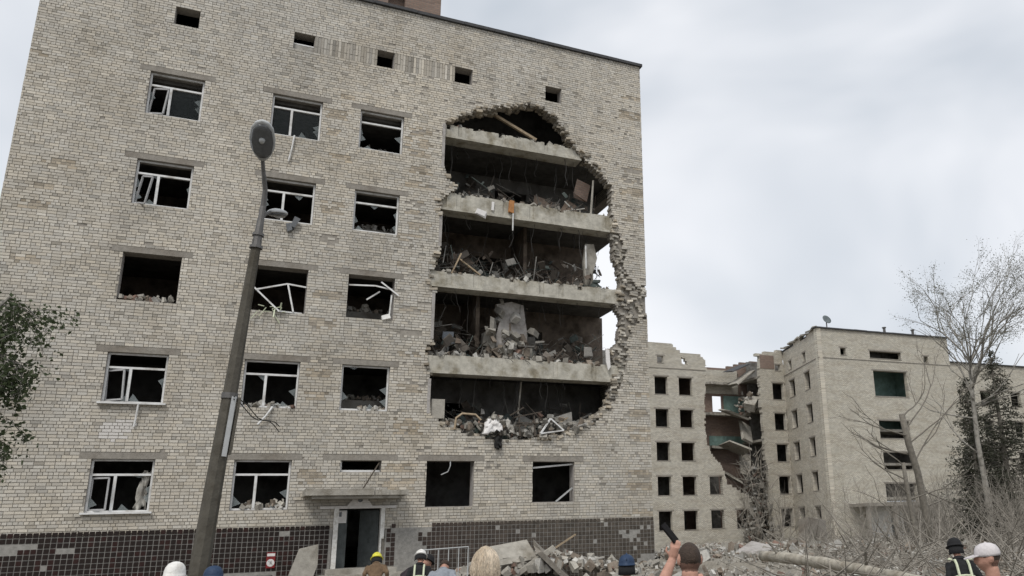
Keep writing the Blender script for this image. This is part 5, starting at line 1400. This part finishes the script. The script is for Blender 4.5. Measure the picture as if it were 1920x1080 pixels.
# ================================================================== PEOPLE
def person(label, loc, face, H=1.75, lean=0.0, crouch=0.0, head_pitch=0.0, head_yaw=0.0, hands=None, mats=('skin', 'black', 'black', 'black'), voxel=.018, open_hand=None, seed=1, cropped=False, beard=False):
    """one continuous body (skin modifier, fused with head and hands); local frame x right, y forward, z up"""
    k = H / 1.78
    root = empty('person', loc, label=label, category='person'); root.rotation_euler = (0, 0, R_(face))
    hip = Vector((0, -.18 * crouch, .95 - .42 * crouch)); L = R_(lean)
    def up(h, x=0, y=0): return hip + Vector((x, math.sin(L) * h + math.cos(L) * y, math.cos(L) * h - math.sin(L) * y))
    J = {'hip': hip, 'waist': up(.14), 'chest': up(.36), 'neck': up(.53), 'throat': up(.60, 0, .015)}
    bm = bmesh.new()
    def chain(nodes, n=14):
        """closed tapered limb through (point, half-width, half-depth) nodes"""
        pts = [Vector(q[0]) for q in nodes]; vs = []; K = len(pts)
        ends = [(pts[0] - (pts[1] - pts[0]).normalized() * nodes[0][2] * .6, nodes[0][1] * .45, nodes[0][2] * .45)] + [(p, q[1], q[2]) for p, q in zip(pts, nodes)] + [(pts[-1] + (pts[-1] - pts[-2]).normalized() * nodes[-1][2] * .6, nodes[-1][1] * .45, nodes[-1][2] * .45)]
        for i_, (p, a_, b_) in enumerate(ends):
            d_ = (ends[min(i_ + 1, K + 1)][0] - ends[max(i_ - 1, 0)][0]).normalized()
            sx = Vector((1, 0, 0)); sx = sx - d_ * sx.dot(d_)
            if sx.length < .2: sx = Vector((0, 1, 0)) - d_ * d_.y
            sx.normalize(); sy = d_.cross(sx)
            vs.append([bm.verts.new((p + sx * a_ * math.cos(t_) + sy * b_ * math.sin(t_)) * k) for t_ in [2 * math.pi * q / n for q in range(n)]])
        for r0, r1 in zip(vs, vs[1:]):
            for q in range(n): bm.faces.new((r0[q], r0[(q + 1) % n], r1[(q + 1) % n], r1[q]))
        bm.faces.new(list(reversed(vs[0]))); bm.faces.new(vs[-1])
    chain([(up(-.06), .165, .115), (up(.05), .165, .115), (up(.16), .150, .105), (up(.30), .170, .118), (up(.40), .178, .115), (up(.47), .150, .09), (up(.515), .10, .078), (up(.55), .072, .068)], 20)
    chain([(up(.48), .075, .075), (up(.58, 0, .008), .060, .062), (up(.66, 0, .012), .058, .06)], 14)
    hand_pos = []
    for s in (-1, 1):
        if hands and hands.get(s): el, wr, tip = [Vector(v) for v in hands[s]]
        else: el, wr, tip = up(.20, .25 * s, -.03), up(.20, .25 * s, -.03) + Vector((0, .08, -.25)), up(.20, .25 * s, -.03) + Vector((0, .11, -.43))
        sh = up(.445, .17 * s, 0); dw = (tip - wr).normalized()
        chain([(up(.46, .09 * s), .07, .07), (sh, .075, .072), (sh.lerp(el, .35), .060, .060), (el, .047, .047), (el.lerp(wr, .3), .048, .046), (wr, .032, .030), (wr + dw * .05, .034, .026)])
        hand_pos.append((s, wr, tip, el))
        hp = hip + Vector((.095 * s, 0, -.05)); kn = Vector((.11 * s, .28 * crouch, .5 - .1 * crouch)); an = Vector((.12 * s, -.02, .09))
        chain([(hp + Vector((0, 0, .06)), .09, .095), (hp.lerp(kn, .3), .088, .09), (kn, .062, .064), (kn.lerp(an, .3), .060, .064), (an, .045, .048)])
        chain([(an + Vector((0, -.05, -.04)), .042, .045), (an + Vector((.005 * s, .06, -.045)), .048, .045), (an + Vector((.01 * s, .17, -.055)), .042, .03)])
    # head: a skull shaped from a sphere, with brow, nose, jaw and ears
    hc = up(.74, 0, .035)
    Rh = Matrix.Rotation(-L * .55 + R_(head_pitch), 3, 'X'); Rh = Matrix.Rotation(R_(head_yaw), 3, 'Z') @ Rh
    hb = bmesh.new(); bmesh.ops.create_uvsphere(hb, u_segments=32, v_segments=24, radius=1.0)
    for v in hb.verts:
        x, y, z = v.co
        w, dp, ht = .076, .098, .118
        if z < -.15: t = (-.15 - z) / .85; w *= 1 - (.38 if y > .1 else .22) * t; dp *= 1 - .26 * t
        if z > 0: w *= 1 + .28 * z * (1 - z); dp *= 1 + .16 * z * (1 - z)
        p = Vector((x * w, y * dp + (.012 if z < -.2 and y > 0 else 0), z * ht))
        if y > .3:
            nx_ = math.exp(-(x / .14) ** 2)
            p.y += .030 * nx_ * math.exp(-((z + .15) / .14) ** 2) + .012 * nx_ * math.exp(-((z - .05) / .2) ** 2)      # nose
            p.y += .008 * math.exp(-((z - .22) / .08) ** 2)                                                           # brow
            p.y -= .012 * math.exp(-((abs(x) - .36) / .13) ** 2) * math.exp(-((z - .08) / .09) ** 2)                    # eye sockets
            p.y += .007 * math.exp(-(x / .28) ** 2) * math.exp(-((z + .5) / .07) ** 2) - .006 * math.exp(-(x / .3) ** 2) * math.exp(-((z + .42) / .03) ** 2)
            p.y += .010 * math.exp(-(x / .25) ** 2) * math.exp(-((z + .8) / .12) ** 2)
        if y < -.2 and z > -.1: p.y -= .012 * (1 - abs(x))
        v.co = (Rh @ p + hc) * k
    def blob(c, r, rotm=None):
        g = bmesh.new(); bmesh.ops.create_uvsphere(g, u_segments=12, v_segments=8, radius=1.0)
        for v in g.verts: v.co = ((rotm or Matrix.Identity(3)) @ Vector((v.co.x * r[0], v.co.y * r[1], v.co.z * r[2])) + c) * k
        t = bpy.data.meshes.new('t'); g.to_mesh(t); g.free(); bm.from_mesh(t); bpy.data.meshes.remove(t)
    t = bpy.data.meshes.new('t'); hb.to_mesh(t); hb.free(); bm.from_mesh(t); bpy.data.meshes.remove(t)
    for s in (-1, 1): blob(Rh @ Vector((.079 * s, -.008, -.002)) + hc, (.012, .022, .034), Rh @ Matrix.Rotation(R_(18 * s), 3, 'Z'))
    # hands: palm, four fingers and a thumb
    for s, wr, tip, el in hand_pos:
        d = (tip - wr).normalized(); sd = d.cross(Vector((0, 1, 0)) if abs(d.z) > .5 else Vector((0, 0, 1))).normalized(); nn = sd.cross(d)
        tm = MB()
        curl = .9 if open_hand == s else .55
        pl = .095
        for q in range(5): pass
        tm.tube([wr * k, (wr + d * .03) * k, (wr + d * pl) * k], [.026 * k, .036 * k, .034 * k], 8)
        for i, (off, ln) in enumerate(((-.032, .066), (-.011, .078), (.011, .073), (.032, .056))):
            b0 = wr + d * pl * .9 + sd * off; p1 = b0 + d * ln * .5 + nn * .012 * curl; p2 = b0 + d * ln * (1 - .35 * curl) + nn * ln * .6 * curl
            tm.tube([b0 * k, p1 * k, p2 * k], [.0105 * k, .0095 * k, .0075 * k], 6)
        b0 = wr + d * .03 + sd * (.03 * -s); p1 = b0 + (d * .5 + sd * -s * .8).normalized() * .035; p2 = p1 + (d * .9 + nn * .5).normalized() * .035
        tm.tube([b0 * k, p1 * k, p2 * k], [.013 * k, .011 * k, .009 * k], 6)
        t = tm.mesh('t', 'skin'); bm.from_mesh(t); bpy.data.meshes.remove(t)
    t = bpy.data.meshes.new('body'); bm.to_mesh(t); bm.free()
    ob = bpy.data.objects.new('body', t); col.objects.link(ob)
    rm_ = ob.modifiers.new('r', 'REMESH'); rm_.mode = 'VOXEL'; rm_.voxel_size = voxel; rm_.use_smooth_shade = True
    sm = ob.modifiers.new('sm', 'SMOOTH'); sm.factor = .5; sm.iterations = 3
    dg = bpy.context.evaluated_depsgraph_get(); dg.update()
    fin = bpy.data.meshes.new_from_object(ob.evaluated_get(dg)); bpy.data.objects.remove(ob); bpy.data.meshes.remove(t)
    bm = bmesh.new(); bm.from_mesh(fin); bm.verts.ensure_lookup_table(); seen = set(); best = []
    for v0 in bm.verts:                                 # keep the one outer surface
        if v0.index in seen: continue
        stack, comp = [v0], []; seen.add(v0.index)
        while stack:
            v = stack.pop(); comp.append(v)
            for e in v.link_edges:
                u = e.other_vert(v)
                if u.index not in seen: seen.add(u.index); stack.append(u)
        if len(comp) > len(best): best = comp
    keep = set(best); bmesh.ops.delete(bm, geom=[v for v in bm.verts if v not in keep], context='VERTS')
    upn = Vector((0, math.sin(L), math.cos(L))); nk0 = J['neck'] * k
    for v in bm.verts:                                  # creases in the clothing
        if (v.co - nk0).dot(upn) < .02 and all((v.co - tip * k).length > .16 for s, wr, tip, el in hand_pos):
            v.co += v.normal * (.014 * mnoise.noise(Vector((v.co.x * 9, v.co.y * 9, v.co.z * 16 + seed))) + .008 * mnoise.noise(v.co * 26))
    bm.to_mesh(fin); bm.free()
    fin.materials.clear()
    for mt in mats: fin.materials.append(M[mt])
    nk, upv = J['neck'] * k, Vector((0, math.sin(L), math.cos(L)))
    mi = []
    for pl_ in fin.polygons:
        c = pl_.center; idx_ = 1
        if (c - nk).dot(upv) > .045 * k: idx_ = 0
        elif c.z < .09 * k: idx_ = 3
        elif (c - J['hip'] * k).dot(upv) < .02 * k: idx_ = 2
        for s, wr, tip, el in hand_pos:
            if (c - tip * k).length < .13 * k or (c - wr * k).length < .05 * k: idx_ = 0
        if idx_ == 0 and (cropped or beard):
            h = Rh.transposed() @ (c / k - hc)
            if h.length > .17: mi.append(idx_); continue
            e = mnoise.noise(c * 60) * .008
            if cropped and h.z + e > .028 - .62 * min(0, -h.y) * (h.y > 0) + (-.045 if h.y < -.01 else 0) + .5 * max(0, h.y): idx_ = 4
            elif cropped and h.z + e > -.012 - (.055 if h.y < -.01 else 0) + .5 * max(0, h.y) and abs(h.x) < .082: idx_ = 5
            if beard and h.z < -.035 + e and h.z > -.15 and h.y > -.005 and not (abs(h.x) < .022 and -.062 < h.z < -.045): idx_ = 4
            if abs(h.x) > .073 and h.z < .045: idx_ = 0
        mi.append(idx_)
    fin.polygons.foreach_set('material_index', mi)
    fin.polygons.foreach_set('use_smooth', [True] * len(fin.polygons))
    body = bpy.data.objects.new('body', fin); col.objects.link(body); body.parent = root
    cm = MB()
    for q, rr_ in ((.515, .088), (.535, .078), (.552, .071)):
        cm.tube([up(q, (rr_ + .004) * math.cos(a_), rr_ * .92 * math.sin(a_)) * k for a_ in [2 * math.pi * i_ / 18 for i_ in range(19)]], .016 * k, 6)
    cm.build('collar', mats[1], root, smooth=True)
    return root, hc * k, Rh, k, J, up
def helmet(root, hc, Rh, k, mat, brim=.02, comb=False, guard=True, name='helmet', squash=1.0, gmat='black'):
    m = MB(); prof = [(.118 + brim, -.012), (.125 + brim, -.004), (.118, .004), (.116, .04), (.104, .085), (.075, .122), (.035, .140), (.004, .144)]
    m.lathe([(r * k, z * k * squash) for r, z in prof], 22, hc + Rh @ Vector((0, -.005, .03)) * k, Rh, sy=1.15)
    if comb: m.tube([hc + Rh @ Vector((0, y, .03 + .149 * math.sqrt(max(0, 1 - (y / .14) ** 2)))) * k for y in (-.13, -.09, -.04, .02, .08, .12)], .014 * k, 6)
    o = m.build(name, mat, root, smooth=True)
    if guard:
        g = MB(); pts = []
        for i in range(9):
            a = math.pi * (1.1 + .8 * i / 8); pts.append((math.cos(a) * .115, math.sin(a) * .125))
        for x, y in pts: g.v.append(tuple(hc + Rh @ Vector((x, y, .02)) * k)); g.c.append((1, 1, 1))
        for x, y in pts: g.v.append(tuple(hc + Rh @ Vector((x * 1.08, y * 1.12, -.11)) * k)); g.c.append((1, 1, 1))
        for i in range(8): g.f.append((i, i + 1, 10 + i, 9 + i))
        q = g.build('neck_guard', gmat, o, smooth=True); md = q.modifiers.new('t', 'SOLIDIFY'); md.thickness = .008
    return o
def tape(root, up, k, mat='reflect'):
    for s in (-1, 1):
        m = MB(); m.tube([up(h, .095 * s, -y) * k for h, y in ((.12, .118), (.25, .13), (.38, .135), (.47, .10), (.50, .03))], .022 * k, 6); m.build('reflective_strip', mat, root)
    m = MB(); m.tube([up(.2, .18 * math.cos(a), .125 * math.sin(a)) * k for a in [math.pi * 2 * i / 16 for i in range(17)]], .02 * k, 6); m.build('reflective_strip', mat, root)

g0 = 0.0
# white helmet in front of the pole
r_, hc, Rh, k, J, up = person('person in a white helmet beside the foot of the lamp post', (3.23, -18.9, 0), 0, 1.66, crouch=.33, head_yaw=-30, mats=('skin', 'brown_cloth', 'black', 'black'))
helmet(r_, hc, Rh, k, 'whitecap', brim=.012, guard=False, squash=1.15)
r_, hc, Rh, k, J, up = person('person in a dark blue helmet just right of the lamp post', (3.62, -19.05, 0), 10, 1.60, crouch=.28, mats=('skin', 'blue_cloth', 'black', 'black'))
helmet(r_, hc, Rh, k, 'navy', guard=False)
# yellow helmet by the door
r_, hc, Rh, k, J, up = person('stooping person in a yellow helmet in front of the entrance', (6.73, -10.9, 0), -10, 1.70, lean=52, mats=('skin', 'brown_cloth', 'black', 'black'))
helmet(r_, hc, Rh, k, 'yellow', brim=.02, comb=True)
r_, hc, Rh, k, J, up = person('bent person in dark plum clothes between two helmeted firemen', (7.05, -12.3, 0), -60, 1.72, lean=58, mats=('skin', 'plum_cloth', 'black', 'black'))
helmet(r_, hc, Rh, k, 'black', guard=False)
r_, hc, Rh, k, J, up = person('fireman in black with pale reflective braces and white helmet', (7.26, -12.75, 0), -15, 1.66, lean=34, crouch=.15, head_pitch=-15, mats=('skin', 'black', 'black', 'black'))
helmet(r_, hc, Rh, k, 'whitecap', comb=True); tape(r_, up, k)
r_, hc, Rh, k, J, up = person('person in a grey-blue shirt bending over beside the firemen', (7.25, -14.6, 0), -20, 1.74, lean=62, head_pitch=-10, mats=('skin', 'grey_cloth', 'black', 'black'))
m = MB(); m.lathe([(.085 * k, -.02 * k), (.088 * k, .03 * k), (.075 * k, .08 * k), (.04 * k, .115 * k), (.004, .125 * k)], 18, hc + Rh @ Vector((0, -.012, .01)) * k, Rh, sy=1.2); m.build('hair', 'hair_dark', r_, smooth=True)
# blonde shaggy hair, nearer
r_, hc, Rh, k, J, up = person('person with shaggy blond hair standing before the rubble pile', (5.66, -23.1, 0), -10, 1.68, head_yaw=15, mats=('skin', 'brown_cloth', 'black', 'black'))
m = MB(); m.lathe([(.085 * k, -.15 * k), (.108 * k, -.11 * k), (.112 * k, -.05 * k), (.108 * k, 0), (.100 * k, .05 * k), (.078 * k, .098 * k), (.045 * k, .125 * k), (.004, .136 * k)], 32, hc + Rh @ Vector((0, -.022, 0)) * k, Rh, sy=1.05)
m.v = [tuple(Vector(v) + (Vector(v) - hc).normalized() * (.02 * mnoise.noise(Vector(v) * 28) + .02 * mnoise.noise(Vector(v) * 13))) for v in m.v]
m.c = [(.42, .34, .245)] * len(m.v); hair = m.build('hair', 'hair_blond', r_, smooth=True)
m = MB(); rh = random.Random(4)
for i in range(3000):                                   # fine wavy locks lying close along the bob
    a = rh.uniform(0, 2 * math.pi)
    if math.sin(a) > .6: continue
    z0, z1 = rh.uniform(.0, .13), rh.uniform(-.17, -.06); lift = 1.03 + .11 * mnoise.noise(Vector((math.cos(a) * 2.2, math.sin(a) * 2.2, z0 * 14))) + rh.uniform(-.04, .06); ph0 = rh.uniform(0, 6); am = rh.uniform(.02, .08); pts = []
    for q in range(7):
        z = z0 + (z1 - z0) * q / 6; aa = a + am * math.sin(ph0 + q * 1.2)
        R0 = .110 * math.sqrt(max(0.0, 1 - (max(z, -.03) + .03) ** 2 / .168 ** 2)) if z > -.03 else .111 - .25 * max(0, -.1 - z)
        R0 = (R0 + .004) * lift + (.012 * rh.random() if q == 6 else 0)
        pts.append(hc + Rh @ Vector((math.cos(aa) * R0, math.sin(aa) * R0 * 1.05 - .022, z)) * k)
    g = rh.uniform(.65, 1.3); m.tube(pts, [.0016, .0022, .0024, .0024, .0022, .0018, .0008], 3, (.56 * g, .475 * g, .37 * g), cap=False)
m.build('strands', 'hair_blond', hair)
# blue cap in front of the plinth
r_, hc, Rh, k, J, up = person('person in a dark blue helmet in front of the tiled plinth', (8.51, -19.8, 0), -25, 1.62, crouch=.5, mats=('skin', 'plum_cloth', 'black', 'black'))
helmet(r_, hc, Rh, k, 'navy', brim=.008, guard=True, squash=1.0, gmat='black', comb=True)
# man photographing with a raised phone, seen from behind
Hm = 1.715
r_, hc, Rh, k, J, up = person('man with cropped hair and beard seen from behind, raising a phone', (6.42, -25.26, 0), -28, Hm, head_yaw=14, head_pitch=4,
    hands={-1: ((-.24, .30, 1.43), (-.115, .49, 1.68), (-.075, .47, 1.84)), 1: ((.25, .28, 1.25), (.10, .44, 1.45), (.06, .50, 1.58))},
    mats=('skin', 'black', 'blue_cloth', 'black', 'hair_dark', 'stubble'), voxel=.008, open_hand=-1, cropped=True, beard=True)
ph = empty('phone', (6.535, -24.775, 1.80), label='black phone held up by the bearded man', category='phone')
m = MB(); m.obox((0, 0, 0), (.076, .009, .155)); m.build('phone_body', 'phone', ph); m = MB(); m.obox((0, -.0055, 0), (.068, .002, .142)); m.build('screen', 'phone', ph)
ph.rotation_euler = (Matrix.Rotation(R_(-28), 3, 'Z') @ Matrix.Rotation(R_(-38), 3, 'Y') @ Matrix.Rotation(R_(58), 3, 'Z')).to_euler()
# man in a pale cap at the right, looking left
r_, hc, Rh, k, J, up = person('man in a pale grey cap at lower right looking left', (9.04, -25.4, 0), 48, 1.61, head_yaw=6, head_pitch=-4, mats=('skin', 'black', 'blue_cloth', 'black', 'hair_dark', 'stubble'), voxel=.009, cropped=True)
m = MB(); m.lathe([(.088 * k, .0), (.090 * k, .02 * k), (.086 * k, .055 * k), (.068 * k, .088 * k), (.035 * k, .106 * k), (.008 * k, .111 * k), (.007 * k, .117 * k), (.002, .118 * k)], 24, hc + Rh @ Vector((0, -.006, .02)) * k, Rh, sy=1.22); cap = m.build('cap', 'greycap', r_, smooth=True)
m = MB(); vis_ = [(.095 * math.cos(a), .06 + (.115) * math.sin(a)) for a in [math.pi * i / 12 for i in range(13)]]
m.prism([hc + Rh @ Vector((x * .86, y + .022, .030 - .02 * (y - .06) / .1)) * k for x, y in vis_], Rh @ Vector((0, 0, .008))); m.build('visor', 'greycap', cap)
# fireman further back at right
r_, hc, Rh, k, J, up = person('fireman with yellow reflective patches standing in the brushwood', (13.24, -21.1, 0), -30, 1.62, lean=30, crouch=.1, mats=('skin', 'black', 'black', 'black'))
helmet(r_, hc, Rh, k, 'black', brim=.02)
for s in (-1, 1):
    m = MB(); m.lathe([(.035, 0), (.03, .02), (.004, .028)], 10, up(.50, .16 * s, -.06) * k); m.build('reflective_patch', 'reflect', r_)
tape(r_, up, k)
